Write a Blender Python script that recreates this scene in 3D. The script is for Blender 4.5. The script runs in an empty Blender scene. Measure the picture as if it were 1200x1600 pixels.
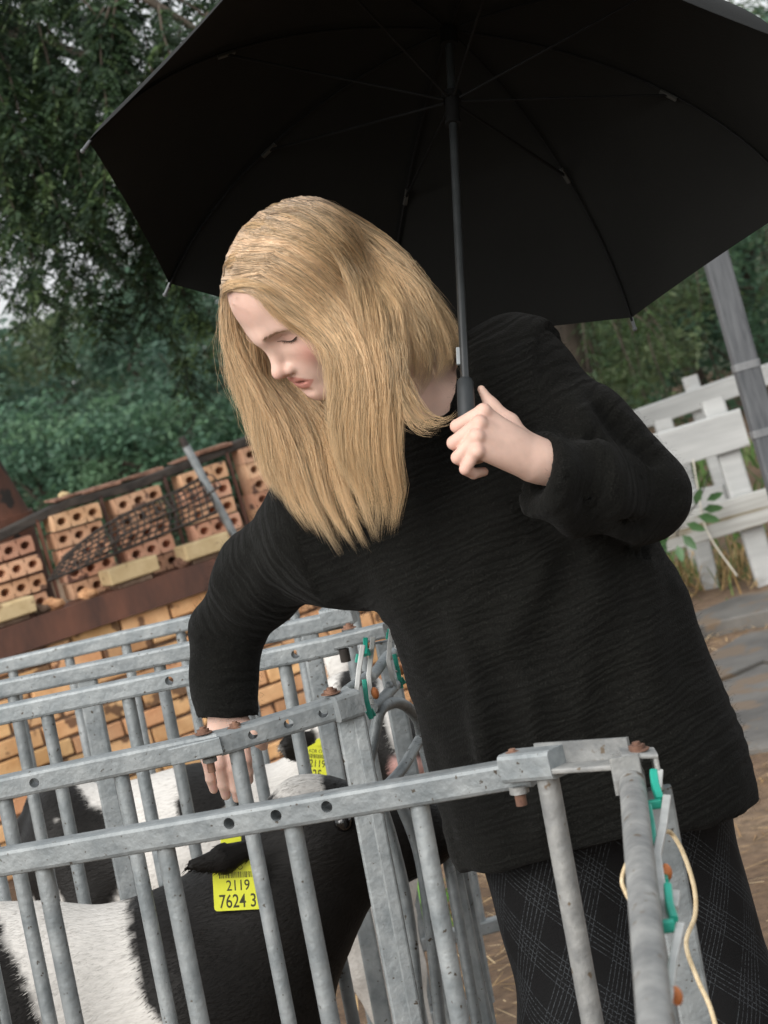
import bpy, bmesh, math, random
import numpy as np
from mathutils import Vector, Matrix

random.seed(7)
rng = np.random.default_rng(11)
scene = bpy.context.scene
col = scene.collection

# ------------------------------------------------------------------ camera
CAM = np.array([0.0, 0.0, 1.6])
PITCH, ROLL, LENS = math.radians(4.93), math.radians(15.5), 85.0
FPX = LENS / 36.0 * 1600.0                      # focal length in photo pixels (1200 x 1600)
_cp, _sp, _cr, _sr = math.cos(PITCH), math.sin(PITCH), math.cos(ROLL), math.sin(ROLL)
FW = np.array([0, _cp, -_sp])
_u0 = np.array([0, _sp, _cp]); _r0 = np.array([1.0, 0, 0])
RT = _cr * _r0 - _sr * _u0
UP = _sr * _r0 + _cr * _u0
cam_data = bpy.data.cameras.new('camera')
cam = bpy.data.objects.new('camera', cam_data)
col.objects.link(cam)
cam.matrix_world = Matrix(((RT[0], UP[0], -FW[0], CAM[0]), (RT[1], UP[1], -FW[1], CAM[1]),
                           (RT[2], UP[2], -FW[2], CAM[2]), (0, 0, 0, 1)))
cam_data.sensor_width = 36.0
cam_data.lens = LENS
cam_data.clip_start = 0.05
cam_data.clip_end = 2000
cam_data.dof.use_dof = True
cam_data.dof.focus_distance = 3.15
cam_data.dof.aperture_fstop = 13.0
scene.camera = cam

# ------------------------------------------------------------------ sky, sun, exposure
SUN_EL, SUN_AZ = math.radians(34), math.radians(218)      # soft bright part of the overcast, behind the camera's left shoulder
world = bpy.data.worlds.new('World'); scene.world = world; world.use_nodes = True
wn = world.node_tree; wn.nodes.clear()
w_out = wn.nodes.new('ShaderNodeOutputWorld'); w_bg = wn.nodes.new('ShaderNodeBackground')
w_sky = wn.nodes.new('ShaderNodeTexSky'); w_sky.sky_type = 'NISHITA'; w_sky.sun_disc = False
w_sky.sun_elevation = SUN_EL; w_sky.sun_rotation = SUN_AZ
w_sky.air_density = 1.0; w_sky.dust_density = 4.0; w_sky.ozone_density = 1.0
w_hs = wn.nodes.new('ShaderNodeHueSaturation'); w_hs.inputs['Saturation'].default_value = 0.22
w_hs.inputs['Value'].default_value = 1.0
wn.links.new(w_sky.outputs[0], w_hs.inputs['Color']); w_mx = wn.nodes.new('ShaderNodeMix'); w_mx.data_type = 'RGBA'; w_mx.inputs[0].default_value = .65      # an even cloud deck over the clear sky
w_mx.inputs[7].default_value = (4.7, 4.85, 4.95, 1)
wn.links.new(w_hs.outputs[0], w_mx.inputs[6]); wn.links.new(w_mx.outputs[2], w_bg.inputs['Color'])
w_bg.inputs['Strength'].default_value = 0.14
wn.links.new(w_bg.outputs[0], w_out.inputs[0])
sun_d = bpy.data.lights.new('sun', 'SUN'); sun_d.energy = 1.5; sun_d.angle = math.radians(50); sun_d.color = (1.0, 0.965, 0.92)
sun = bpy.data.objects.new('sun', sun_d); col.objects.link(sun)
# direction towards the sun: azimuth measured clockwise from +Y
_sd = Vector((math.sin(SUN_AZ) * math.cos(SUN_EL), math.cos(SUN_AZ) * math.cos(SUN_EL), math.sin(SUN_EL)))
sun.rotation_euler = _sd.to_track_quat('Z', 'Y').to_euler()
scene.view_settings.view_transform = 'Standard'
scene.view_settings.look = 'None'
scene.view_settings.gamma = 1.0
scene.view_settings.exposure = 0.78
scene.view_settings.use_curve_mapping = False
scene.render.engine = 'CYCLES'

# ------------------------------------------------------------------ helpers
def P(px, py, d):
    """world point seen at photo pixel (px, py) at depth d metres"""
    return CAM + d * (FW + (px - 600.0) / FPX * RT - (py - 800.0) / FPX * UP)
def on_y(px, py, y):
    r = FW + (px - 600.0) / FPX * RT - (py - 800.0) / FPX * UP
    return CAM + r * (y - CAM[1]) / r[1]
def on_z(px, py, z):
    r = FW + (px - 600.0) / FPX * RT - (py - 800.0) / FPX * UP
    return CAM + r * (z - CAM[2]) / r[2]
def proj(V):
    q = V - CAM; d = q @ FW
    return np.stack([600 + FPX * (q @ RT) / d, 800 - FPX * (q @ UP) / d, d], -1)
def unit(v):
    v = np.asarray(v, float); return v / np.linalg.norm(v)

def tag(o, label=None, cat=None, group=None, kind=None):
    if label: o['label'] = label
    if cat: o['category'] = cat
    if group: o['group'] = group
    if kind: o['kind'] = kind
    return o
def empty(name, loc, label=None, cat=None, group=None):
    o = bpy.data.objects.new(name, None); o.empty_display_size = 0.1
    o.location = tuple(loc); col.objects.link(o); o['_b'] = 1; del o['_b']
    return tag(o, label, cat, group)
def origin(parent):
    p = np.zeros(3)
    while parent is not None:
        p = p + np.array(parent.location); parent = parent.parent
    return p
def obj(name, verts, faces, mat, parent=None, smooth=False, mats=None, fmat=None):
    """one mesh object; verts are world coordinates"""
    verts = np.asarray(verts, float) - origin(parent)
    me = bpy.data.meshes.new(name)
    if isinstance(faces, np.ndarray):
        n, k = faces.shape
        me.vertices.add(len(verts)); me.vertices.foreach_set('co', verts.ravel().astype(np.float32))
        me.loops.add(n * k); me.loops.foreach_set('vertex_index', faces.ravel().astype(np.int32))
        me.polygons.add(n); me.polygons.foreach_set('loop_start', np.arange(0, n * k, k, dtype=np.int32))
        me.update(calc_edges=True)
    else:
        me.from_pydata([tuple(v) for v in verts], [], [tuple(f) for f in faces]); me.update()
    for m in (mats or [mat]): me.materials.append(m)
    if fmat is not None: me.polygons.foreach_set('material_index', np.asarray(fmat, np.int32))
    if smooth: me.polygons.foreach_set('use_smooth', np.ones(len(me.polygons), bool))
    o = bpy.data.objects.new(name, me); col.objects.link(o)
    if parent is not None: o.parent = parent
    return o
def colors(o, arr, name='Col'):
    a = o.data.color_attributes.new(name, 'FLOAT_COLOR', 'POINT')
    arr = np.asarray(arr, np.float32)
    if arr.shape[1] == 3: arr = np.c_[arr, np.ones(len(arr), np.float32)]
    a.data.foreach_set('color', arr.ravel())
def frame(d, up=(0, 0, 1)):
    d = unit(d); up = np.asarray(up, float)
    if abs(d @ unit(up)) > 0.98: up = np.array([0, 1.0, 0])
    s = unit(np.cross(d, up)); u = np.cross(s, d)
    return d, s, u

class MB:
    """collects shapes for one mesh object"""
    def __init__(s): s.v = []; s.f = []; s.sm = []
    def add(s, v, f, sm=False):
        n = len(s.v); s.v += [tuple(x) for x in v]; s.f += [tuple(i + n for i in q) for q in f]; s.sm += [sm] * len(f)
    def tube(s, pts, r, n=10, cap=True, r_end=None):
        pts = [np.asarray(p, float) for p in pts]; m = len(pts); v = []; f = []
        rr = r if hasattr(r, '__len__') else [r + ((r_end if r_end is not None else r) - r) * i / max(1, m - 1) for i in range(m)]
        prev = None
        for i, p in enumerate(pts):
            t = unit(pts[min(i + 1, m - 1)] - pts[max(i - 1, 0)])
            if prev is None:
                _, a, b = frame(t); b = np.cross(t, a)
            else:
                a = unit(prev - t * (prev @ t)); b = np.cross(t, a)
            prev = a
            for k in range(n):
                an = 2 * math.pi * k / n; v.append(p + rr[i] * (math.cos(an) * a + math.sin(an) * b))
        for i in range(m - 1):
            for k in range(n):
                k2 = (k + 1) % n; f.append((i * n + k, i * n + k2, (i + 1) * n + k2, (i + 1) * n + k))
        s.add(v, f, True)
        if cap:
            s.add(v[:n], [tuple(range(n - 1, -1, -1))]); s.add(v[-n:], [tuple(range(n))])
        return s
    def bar(s, a, b, w, h, up=(0, 0, 1), bev=0.0):
        """rectangular bar from a to b, width w (sideways), height h (along up), rounded long edges"""
        a = np.asarray(a, float); b = np.asarray(b, float); d, sd, u = frame(b - a, up)
        w, h = w / 2, h / 2
        if bev > 0:
            c = []
            for (sx, sy) in ((1, 1), (-1, 1), (-1, -1), (1, -1)):
                seq = [(sx * (w - bev), sy * h), (sx * (w - bev * .3), sy * (h - bev * .3)), (sx * w, sy * (h - bev))]
                if sx * sy > 0: seq = seq[::-1]
                c += seq
        else: c = [(w, h), (-w, h), (-w, -h), (w, -h)]
        n = len(c); v = [a + x * sd + y * u for x, y in c] + [b + x * sd + y * u for x, y in c]
        f = [(n + i, n + (i + 1) % n, (i + 1) % n, i) for i in range(n)]
        f += [tuple(range(n)), tuple(range(2 * n - 1, n - 1, -1))]
        s.add(v, f); return s
    def box(s, c, half, ax=None):
        c = np.asarray(c, float); A = np.eye(3) if ax is None else np.asarray(ax, float)
        v = [c + A.T @ (np.array([x, y, z]) * half) for x in (-1, 1) for y in (-1, 1) for z in (-1, 1)]
        s.add(v, [(0, 1, 3, 2), (4, 6, 7, 5), (0, 4, 5, 1), (2, 3, 7, 6), (0, 2, 6, 4), (1, 5, 7, 3)]); return s
    def ball(s, c, r, n=10, m=6):
        c = np.asarray(c, float); r = np.ones(3) * r; v = []; f = []
        for j in range(m + 1):
            t = math.pi * j / m
            for i in range(n):
                a = 2 * math.pi * i / n; v.append(c + r * np.array([math.sin(t) * math.cos(a), math.sin(t) * math.sin(a), math.cos(t)]))
        for j in range(m):
            for i in range(n): f.append((j * n + i, (j + 1) * n + i, (j + 1) * n + (i + 1) % n, j * n + (i + 1) % n))
        s.add(v, f, True); return s
    def build(s, name, mat, parent=None):
        o = obj(name, s.v, s.f, mat, parent)
        o.data.polygons.foreach_set('use_smooth', np.array(s.sm, bool)); return o

def dup(o, name=None, parent=None):
    c = o.copy(); col.objects.link(c)
    if name: c.name = name
    c.parent = parent
    return c

# ---- smooth value noise in numpy
_perm = rng.integers(0, 2**31, 4096)
def _h(i, j, k): return (_perm[(i * 73 + j * 179 + k * 283 + ((i ^ (j << 3)) * 31)) & 4095] & 0xffff) / 65535.0
def vnoise(V, scale=1.0):
    q = np.asarray(V, float) * scale + 100.0
    i = np.floor(q).astype(np.int64); t = q - i; t = t * t * (3 - 2 * t)
    r = 0
    for dx in (0, 1):
        for dy in (0, 1):
            for dz in (0, 1):
                w = (t[:, 0] if dx else 1 - t[:, 0]) * (t[:, 1] if dy else 1 - t[:, 1]) * (t[:, 2] if dz else 1 - t[:, 2])
                r = r + w * _h(i[:, 0] + dx, i[:, 1] + dy, i[:, 2] + dz)
    return r * 2 - 1
def fbm(V, scale=1.0, o=3):
    r = 0; a = 1.0; t = 0
    for k in range(o): r = r + a * vnoise(np.asarray(V) + 17.3 * k, scale * 2**k); t += a; a *= .5
    return r / t

# ---- implicit surfaces: smooth unions of simple fields, meshed with surface nets
class SDF:
    def __init__(s, lo, hi, h):
        s.lo = np.asarray(lo, float); s.h = h
        s.n = np.maximum(4, np.ceil((np.asarray(hi) - s.lo) / h).astype(int) + 1)
        s.F = np.full(tuple(s.n), 1.0, np.float32)
        s.ax = [(s.lo[i] + h * np.arange(s.n[i])).astype(np.float32) for i in range(3)]
    def _win(s, lo, hi):
        a = np.clip(np.floor((np.asarray(lo) - s.lo) / s.h).astype(int), 0, s.n - 1)
        b = np.clip(np.ceil((np.asarray(hi) - s.lo) / s.h).astype(int) + 1, 1, s.n)
        sl = tuple(slice(a[i], max(b[i], a[i] + 1)) for i in range(3))
        return sl, s.ax[0][sl[0]][:, None, None], s.ax[1][sl[1]][None, :, None], s.ax[2][sl[2]][None, None, :]
    def _mix(s, sl, d, k, sub):
        f = s.F[sl]
        if sub:
            d = -d
            if k <= 0: s.F[sl] = np.maximum(f, d); return
            h = np.clip(.5 - .5 * (d - f) / k, 0, 1); s.F[sl] = d + (f - d) * h + k * h * (1 - h)
        else:
            if k <= 0: s.F[sl] = np.minimum(f, d); return
            h = np.clip(.5 + .5 * (d - f) / k, 0, 1); s.F[sl] = d + (f - d) * h - k * h * (1 - h)
    def cap(s, a, b, ra, rb=None, k=.01, sub=False, sq=None):
        a = np.asarray(a, float); b = np.asarray(b, float); rb = ra if rb is None else rb
        m = max(ra, rb) + k * 1.5 + 3 * s.h
        sl, X, Y, Z = s._win(np.minimum(a, b) - m, np.maximum(a, b) + m)
        ab = b - a; L = float(ab @ ab) + 1e-12
        t = np.clip(((X - a[0]) * ab[0] + (Y - a[1]) * ab[1] + (Z - a[2]) * ab[2]) / L, 0, 1)
        vx, vy, vz = X - a[0] - t * ab[0], Y - a[1] - t * ab[1], Z - a[2] - t * ab[2]
        d2 = vx**2 + vy**2 + vz**2
        if sq is not None:                       # squash along a direction
            dr, fq = sq; d2 = d2 + (fq * fq - 1) * (vx * dr[0] + vy * dr[1] + vz * dr[2])**2
        d = np.sqrt(d2) - (ra + (rb - ra) * t)
        s._mix(sl, d.astype(np.float32), k, sub); return s
    def chain(s, pts, rs, k=.01, k0=None):
        for i in range(len(pts) - 1): s.cap(pts[i], pts[i + 1], rs[i], rs[i + 1], (k0 if (k0 is not None and i == 0) else k))
        return s
    def ell(s, c, r, k=.01, ax=None, sub=False):
        c = np.asarray(c, float); r = np.asarray(r, float) * np.ones(3)
        m = r.max() + k * 1.5 + 3 * s.h
        sl, X, Y, Z = s._win(c - m, c + m)
        X, Y, Z = X - c[0], Y - c[1], Z - c[2]
        if ax is not None:
            A = np.asarray(ax, float)
            X, Y, Z = (A[0, 0] * X + A[0, 1] * Y + A[0, 2] * Z, A[1, 0] * X + A[1, 1] * Y + A[1, 2] * Z, A[2, 0] * X + A[2, 1] * Y + A[2, 2] * Z)
        k0 = np.sqrt((X / r[0])**2 + (Y / r[1])**2 + (Z / r[2])**2)
        k1 = np.sqrt((X / r[0]**2)**2 + (Y / r[1]**2)**2 + (Z / r[2]**2)**2) + 1e-9
        s._mix(sl, (k0 * (k0 - 1) / k1).astype(np.float32), k, sub); return s
    def plane_cut(s, p, n):
        """remove the half space in front of the plane"""
        n = unit(n); X, Y, Z = s.ax[0][:, None, None], s.ax[1][None, :, None], s.ax[2][None, None, :]
        d = (X - p[0]) * n[0] + (Y - p[1]) * n[1] + (Z - p[2]) * n[2]
        s.F = np.maximum(s.F, d.astype(np.float32)); return s
    def mesh(s):
        F = s.F; nx, ny, nz = F.shape
        neg = F < 0
        c = np.zeros((nx - 1, ny - 1, nz - 1), np.int8)
        offs = [(i, j, k) for i in (0, 1) for j in (0, 1) for k in (0, 1)]
        for (i, j, k) in offs: c += neg[i:nx - 1 + i, j:ny - 1 + j, k:nz - 1 + k]
        idx = np.argwhere((c > 0) & (c < 8))
        vals = np.stack([F[idx[:, 0] + i, idx[:, 1] + j, idx[:, 2] + k] for (i, j, k) in offs], 1)
        O = np.array(offs, float); acc = np.zeros((len(idx), 3)); cnt = np.zeros(len(idx))
        for a in range(8):
            for b in range(a + 1, 8):
                if np.abs(O[a] - O[b]).sum() != 1: continue
                va, vb = vals[:, a], vals[:, b]; m = (va < 0) != (vb < 0)
                t = np.where(m, va / np.where(m, va - vb, 1), 0)
                acc += m[:, None] * (O[a] + t[:, None] * (O[b] - O[a])); cnt += m
        V = s.lo + s.h * (idx + acc / cnt[:, None])
        vid = np.full((nx - 1, ny - 1, nz - 1), -1, np.int64); vid[tuple(idx.T)] = np.arange(len(idx))
        Q = []
        for axis in range(3):
            sl0 = [slice(1, -1)] * 3; sl1 = [slice(1, -1)] * 3
            sl0[axis] = slice(0, -1); sl1[axis] = slice(1, None)
            A = neg[tuple(sl0)]; B = neg[tuple(sl1)]
            e = np.argwhere(A != B); fl = A[tuple(e.T)]
            o = [1, 1, 1]; o[axis] = 0; e = e + np.array(o)
            u, v = (axis + 1) % 3, (axis + 2) % 3
            du = np.zeros(3, int); du[u] = 1; dv = np.zeros(3, int); dv[v] = 1
            q = np.stack([vid[tuple((e - du - dv).T)], vid[tuple((e - dv).T)], vid[tuple(e.T)], vid[tuple((e - du).T)]], 1)
            q[~fl] = q[~fl][:, ::-1]; Q.append(q)
        Q = np.concatenate(Q); Q = Q[(Q >= 0).all(1)]
        return V, Q
def vnormals(V, Q):
    n = np.cross(V[Q[:, 2]] - V[Q[:, 0]], V[Q[:, 3]] - V[Q[:, 1]])
    N = np.zeros_like(V)
    for i in range(4): np.add.at(N, Q[:, i], n)
    return N / (np.linalg.norm(N, axis=1, keepdims=True) + 1e-12)
def relax(V, Q, it=2, w=.5):
    E = np.concatenate([Q[:, [0, 1]], Q[:, [1, 2]], Q[:, [2, 3]], Q[:, [3, 0]]])
    for _ in range(it):
        S = np.zeros_like(V); C = np.zeros(len(V))
        np.add.at(S, E[:, 0], V[E[:, 1]]); np.add.at(C, E[:, 0], 1)
        np.add.at(S, E[:, 1], V[E[:, 0]]); np.add.at(C, E[:, 1], 1)
        V = V + w * (S / C[:, None] - V)
    return V

# ------------------------------------------------------------------ materials
def nodes(m):
    m.use_nodes = True; nt = m.node_tree
    return nt, nt.nodes['Principled BSDF']
def N(nt, t, **kw):
    n = nt.nodes.new(t)
    for k, v in kw.items():
        if k in n.inputs: n.inputs[k].default_value = v
        else: setattr(n, k, v)
    return n
def ramp(nt, fac, stops, interp='LINEAR'):
    r = nt.nodes.new('ShaderNodeValToRGB'); e = r.color_ramp.elements; r.color_ramp.interpolation = interp
    while len(e) < len(stops): e.new(.5)
    for el, (p, c) in zip(e, stops): el.position = p; el.color = (*c, 1) if len(c) == 3 else c
    nt.links.new(fac, r.inputs[0]); return r.outputs[0]
def mat(name, c1, c2=None, scale=8.0, rough=.7, metal=0.0, bump=0.0, bscale=60.0, spec=.4, stretch=(1, 1, 1), vary=0.0,
        specks=None, sub=0.0, hue=0.0):
    """two-tone noise colour + fine bump; vary = per-object brightness change; specks = (colour, scale, amount)"""
    m = bpy.data.materials.new(name); nt, b = nodes(m); L = nt.links.new
    tc = N(nt, 'ShaderNodeTexCoord'); mp = N(nt, 'ShaderNodeMapping'); mp.inputs['Scale'].default_value = stretch
    L(tc.outputs['Object'], mp.inputs[0])
    oi = N(nt, 'ShaderNodeObjectInfo')
    ad = N(nt, 'ShaderNodeVectorMath', operation='ADD'); L(mp.outputs[0], ad.inputs[0])
    ms = N(nt, 'ShaderNodeMath', operation='MULTIPLY'); ms.inputs[1].default_value = 13.0 if vary else 0.0
    L(oi.outputs['Random'], ms.inputs[0]); L(ms.outputs[0], ad.inputs[1])
    no = N(nt, 'ShaderNodeTexNoise', Scale=scale, Detail=6.0, Roughness=.6); L(ad.outputs[0], no.inputs['Vector'])
    c2 = c2 or c1
    out = ramp(nt, no.outputs[0], [(.32, c1), (.68, c2)])
    if specks:
        n2 = N(nt, 'ShaderNodeTexNoise', Scale=specks[1], Detail=3.0); L(ad.outputs[0], n2.inputs['Vector'])
        mk = ramp(nt, n2.outputs[0], [(specks[2], (0, 0, 0)), (specks[2] + .04, (1, 1, 1))])
        mx = N(nt, 'ShaderNodeMix', data_type='RGBA'); L(mk, mx.inputs[0]); L(out, mx.inputs[6]); mx.inputs[7].default_value = (*specks[0], 1)
        out = mx.outputs[2]
    if vary:
        hs = N(nt, 'ShaderNodeHueSaturation'); mr = N(nt, 'ShaderNodeMapRange')
        mr.inputs['To Min'].default_value = 1 - vary; mr.inputs['To Max'].default_value = 1 + vary
        L(oi.outputs['Random'], mr.inputs[0]); L(mr.outputs[0], hs.inputs['Value']); L(out, hs.inputs['Color'])
        if hue:
            wn_ = N(nt, 'ShaderNodeTexWhiteNoise', noise_dimensions='1D'); L(oi.outputs['Random'], wn_.inputs['W'])
            mh = N(nt, 'ShaderNodeMapRange'); mh.inputs['To Min'].default_value = .5 - hue; mh.inputs['To Max'].default_value = .5 + hue
            L(wn_.outputs[0], mh.inputs[0]); L(mh.outputs[0], hs.inputs['Hue'])
        out = hs.outputs[0]
    L(out, b.inputs['Base Color'])
    b.inputs['Roughness'].default_value = rough; b.inputs['Metallic'].default_value = metal
    b.inputs['Specular IOR Level'].default_value = spec
    if sub: b.inputs['Subsurface Weight'].default_value = sub; b.inputs['Subsurface Radius'].default_value = (.01, .004, .002)
    if bump:
        n3 = N(nt, 'ShaderNodeTexNoise', Scale=bscale, Detail=5.0); L(ad.outputs[0], n3.inputs['Vector'])
        bp = N(nt, 'ShaderNodeBump', Strength=min(1.0, bump), Distance=.004); L(n3.outputs[0], bp.inputs['Height']); L(bp.outputs[0], b.inputs['Normal'])
    return m
def vcol_mat(name, rough=.6, spec=.4, bump=0, bscale=200, sub=0.0, noise=0.0, nscale=40, trans=0.0, subr=(.012, .005, .003), stretch=(1, 1, 1)):
    """colour from the vertex attribute Col, with fine noise"""
    m = bpy.data.materials.new(name); nt, b = nodes(m); L = nt.links.new
    at = N(nt, 'ShaderNodeVertexColor', layer_name='Col'); out = at.outputs[0]
    tc = N(nt, 'ShaderNodeTexCoord'); mp = N(nt, 'ShaderNodeMapping'); mp.inputs['Scale'].default_value = stretch; L(tc.outputs['Object'], mp.inputs[0])
    if noise:
        no = N(nt, 'ShaderNodeTexNoise', Scale=float(nscale), Detail=4.0); L(mp.outputs[0], no.inputs['Vector'])
        mr = N(nt, 'ShaderNodeMapRange'); mr.inputs['To Min'].default_value = 1 - noise; mr.inputs['To Max'].default_value = 1 + noise
        L(no.outputs[0], mr.inputs[0]); hs = N(nt, 'ShaderNodeHueSaturation'); L(mr.outputs[0], hs.inputs['Value']); L(out, hs.inputs['Color']); out = hs.outputs[0]
    L(out, b.inputs['Base Color']); b.inputs['Roughness'].default_value = rough; b.inputs['Specular IOR Level'].default_value = spec
    if sub: b.inputs['Subsurface Weight'].default_value = sub; b.inputs['Subsurface Radius'].default_value = subr; b.inputs['Subsurface Scale'].default_value = 1.0
    if bump:
        n3 = N(nt, 'ShaderNodeTexNoise', Scale=float(bscale), Detail=4.0); L(mp.outputs[0], n3.inputs['Vector'])
        bp = N(nt, 'ShaderNodeBump', Strength=bump, Distance=.002); L(n3.outputs[0], bp.inputs['Height']); L(bp.outputs[0], b.inputs['Normal'])
    if trans:
        tr = N(nt, 'ShaderNodeBsdfTranslucent'); L(out, tr.inputs['Color']); mx = N(nt, 'ShaderNodeMixShader'); mx.inputs[0].default_value = trans
        L(b.outputs[0], mx.inputs[1]); L(tr.outputs[0], mx.inputs[2]); L(mx.outputs[0], nt.nodes['Material Output'].inputs[0])
    return m

M = {}
M['galv'] = mat('galvanised_steel', (.165, .185, .194), (.30, .32, .325), scale=26, rough=.52, metal=.3, bump=.35, bscale=110, vary=.12,
                specks=((.07, .058, .045), 120, .675))
M['galv_dirty'] = mat('weathered_steel', (.165, .17, .17), (.33, .33, .318), scale=28, rough=.6, metal=.2, bump=.5, bscale=80, vary=.06,
                      specks=((.13, .10, .07), 55, .655))
M['rust'] = mat('rust', (.10, .05, .035), (.27, .15, .10), scale=40, rough=.85, bump=.5, bscale=120)
M['rust_beam'] = mat('rusty_beam', (.035, .02, .017), (.15, .062, .038), scale=7, rough=.62, bump=.35, bscale=60, spec=.5, stretch=(1, 1, .35))
M['brick'] = mat('orange_brick', (.48, .245, .11), (.67, .41, .215), scale=9, rough=.85, bump=.6, bscale=70, vary=.30, hue=.010, specks=((.17, .09, .05), 13, .59))
M['brick_hole'] = mat('perforated_brick', (.45, .235, .135), (.66, .40, .26), scale=10, rough=.88, bump=.5, bscale=80, vary=.28, hue=.010, specks=((.13, .07, .05), 12, .60))
M['brick_cream'] = mat('cream_brick', (.42, .31, .16), (.56, .44, .26), scale=12, rough=.85, bump=.5, bscale=70, vary=.12, specks=((.22, .14, .07), 30, .66))
M['mortar'] = mat('mortar', (.10, .06, .04), (.24, .17, .12), scale=25, rough=.95, bump=.6, bscale=90)
M['char'] = mat('charred_timber', (.015, .013, .012), (.06, .05, .042), scale=20, rough=.85, bump=.6, bscale=60, stretch=(.3, 1, 1))
M['wire'] = mat('black_wire', (.012, .011, .010), (.04, .028, .02), scale=60, rough=.6, spec=.5)
M['white_paint'] = mat('old_white_paint', (.33, .335, .33), (.47, .475, .465), scale=5, rough=.6, bump=.3, bscale=60, stretch=(.4, 3, 3), specks=((.30, .28, .24), 9, .70))
M['white_worn'] = mat('worn_white_paint', (.30, .295, .27), (.46, .46, .44), scale=5, rough=.75, bump=.7, bscale=40, stretch=(.35, 4, 9), specks=((.20, .17, .11), 6, .60))
M['post_grey'] = mat('grey_weathered_post', (.055, .059, .065), (.11, .115, .122), scale=7, rough=.7, bump=.5, bscale=30, stretch=(9, 9, .5))
M['dirt'] = None
M['straw'] = mat('straw', (.42, .26, .11), (.66, .47, .25), scale=3, rough=.8, vary=.2)
# ================================================================== ground
def ground_mat():
    m = bpy.data.materials.new('dirt_ground'); nt, b = nodes(m); L = nt.links.new
    tc = N(nt, 'ShaderNodeTexCoord')
    n1 = N(nt, 'ShaderNodeTexNoise', Scale=.9, Detail=6.0); L(tc.outputs['Object'], n1.inputs[0])
    n2 = N(nt, 'ShaderNodeTexNoise', Scale=22.0, Detail=7.0, Roughness=.7); L(tc.outputs['Object'], n2.inputs[0])
    c1 = ramp(nt, n1.outputs[0], [(.3, (.105, .068, .042)), (.55, (.19, .125, .078)), (.75, (.25, .185, .125))])
    c2 = ramp(nt, n2.outputs[0], [(.3, (.40, .36, .32)), (.7, (1.25, 1.2, 1.12))])
    mx = N(nt, 'ShaderNodeMix', data_type='RGBA', blend_type='MULTIPLY'); mx.inputs[0].default_value = 1.0
    L(c1, mx.inputs[6]); L(c2, mx.inputs[7]); L(mx.outputs[2], b.inputs['Base Color'])
    b.inputs['Roughness'].default_value = .9
    bp = N(nt, 'ShaderNodeBump', Strength=.8, Distance=.02); L(n2.outputs[0], bp.inputs['Height']); L(bp.outputs[0], b.inputs['Normal'])
    return m
M['dirt'] = ground_mat()
def grid_sheet(name, x0, x1, y0, y1, nx, ny, zf, mat_, parent=None):
    X, Y = np.meshgrid(np.linspace(x0, x1, nx), np.linspace(y0, y1, ny), indexing='ij')
    V = np.stack([X.ravel(), Y.ravel(), np.zeros(X.size)], 1); V[:, 2] = zf(V)
    i = np.arange(nx * ny).reshape(nx, ny)
    Q = np.stack([i[:-1, :-1].ravel(), i[1:, :-1].ravel(), i[1:, 1:].ravel(), i[:-1, 1:].ravel()], 1)
    return obj(name, V, Q, mat_, parent, smooth=True)
def gz(V):
    q = np.c_[V[:, :2], np.zeros(len(V))]
    near = np.clip(1.5 - np.abs(V[:, 1] - 8) / 10, 0, 1)
    return .03 * near * fbm(q, .9, 3) + .012 * near * fbm(q, 6, 2) - .03 * near
g = grid_sheet('ground', -12, 12, -4, 24, 150, 175, gz, M['dirt']); tag(g, kind='structure')
g = obj('ground_beyond', [(-900, -400, -.14), (900, -400, -.14), (900, 1600, -.14), (-900, 1600, -.14)], [(0, 1, 2, 3)],
        mat('grassy_ground', (.035, .06, .022), (.085, .10, .045), scale=.6, rough=.9, bump=.6, bscale=8)); tag(g, kind='structure')

# concrete slabs by the fence, each a piece of the pavement
M['slab'] = mat('wet_concrete', (.05, .046, .042), (.13, .122, .11), scale=3.5, rough=.6, bump=.8, bscale=18, vary=.10, specks=((.12, .085, .055), 6, .54))
pave = empty('pavement', (2.0, 6.5, 0)); pave['kind'] = 'structure'
def slab(pts, t=.05, name='slab'):
    top = []; rim = []
    n = len(pts); c = np.mean(pts, 0)
    ring = []
    for i in range(n):
        a = np.array(pts[i]); b = np.array(pts[(i + 1) % n])
        for k in range(5):
            q = a + (b - a) * k / 5; q = q + (c - q) * .02 * random.uniform(-1, 1); ring.append(q)
    k = len(ring)
    t = t * .45 - .02
    V = [(*q, t - .006) for q in ring] + [(*(q + (c - q) * .02), t) for q in ring] + [(*q, -.06) for q in ring]
    F = [tuple(range(k, 2 * k))] + [(i, (i + 1) % k, k + (i + 1) % k, k + i) for i in range(k)] + [(2 * k + i, 2 * k + (i + 1) % k, (i + 1) % k, i) for i in range(k)]
    o = obj(name, V, F, M['slab'], pave)
    return o
def gp(px, py): return on_z(px, py, .02)[:2]
slab([gp(1085, 1075), gp(1120, 1125), gp(1165, 1160), gp(1260, 1150), gp(1300, 1040), gp(1190, 1030)])
slab([gp(1070, 1035), gp(1085, 1068), gp(1190, 1024), gp(1300, 1034), gp(1330, 960), gp(1170, 978)])
slab([gp(1062, 966), gp(1068, 985), gp(1130, 968), gp(1210, 950), gp(1310, 930), gp(1300, 906), gp(1160, 926)], .085)
slab([gp(900, 1010), gp(1010, 1070), gp(1060, 1040), gp(1050, 985), gp(960, 960)])
slab([gp(1330, 1030), gp(1320, 1150), gp(1500, 1120), gp(1500, 1000)])

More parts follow.
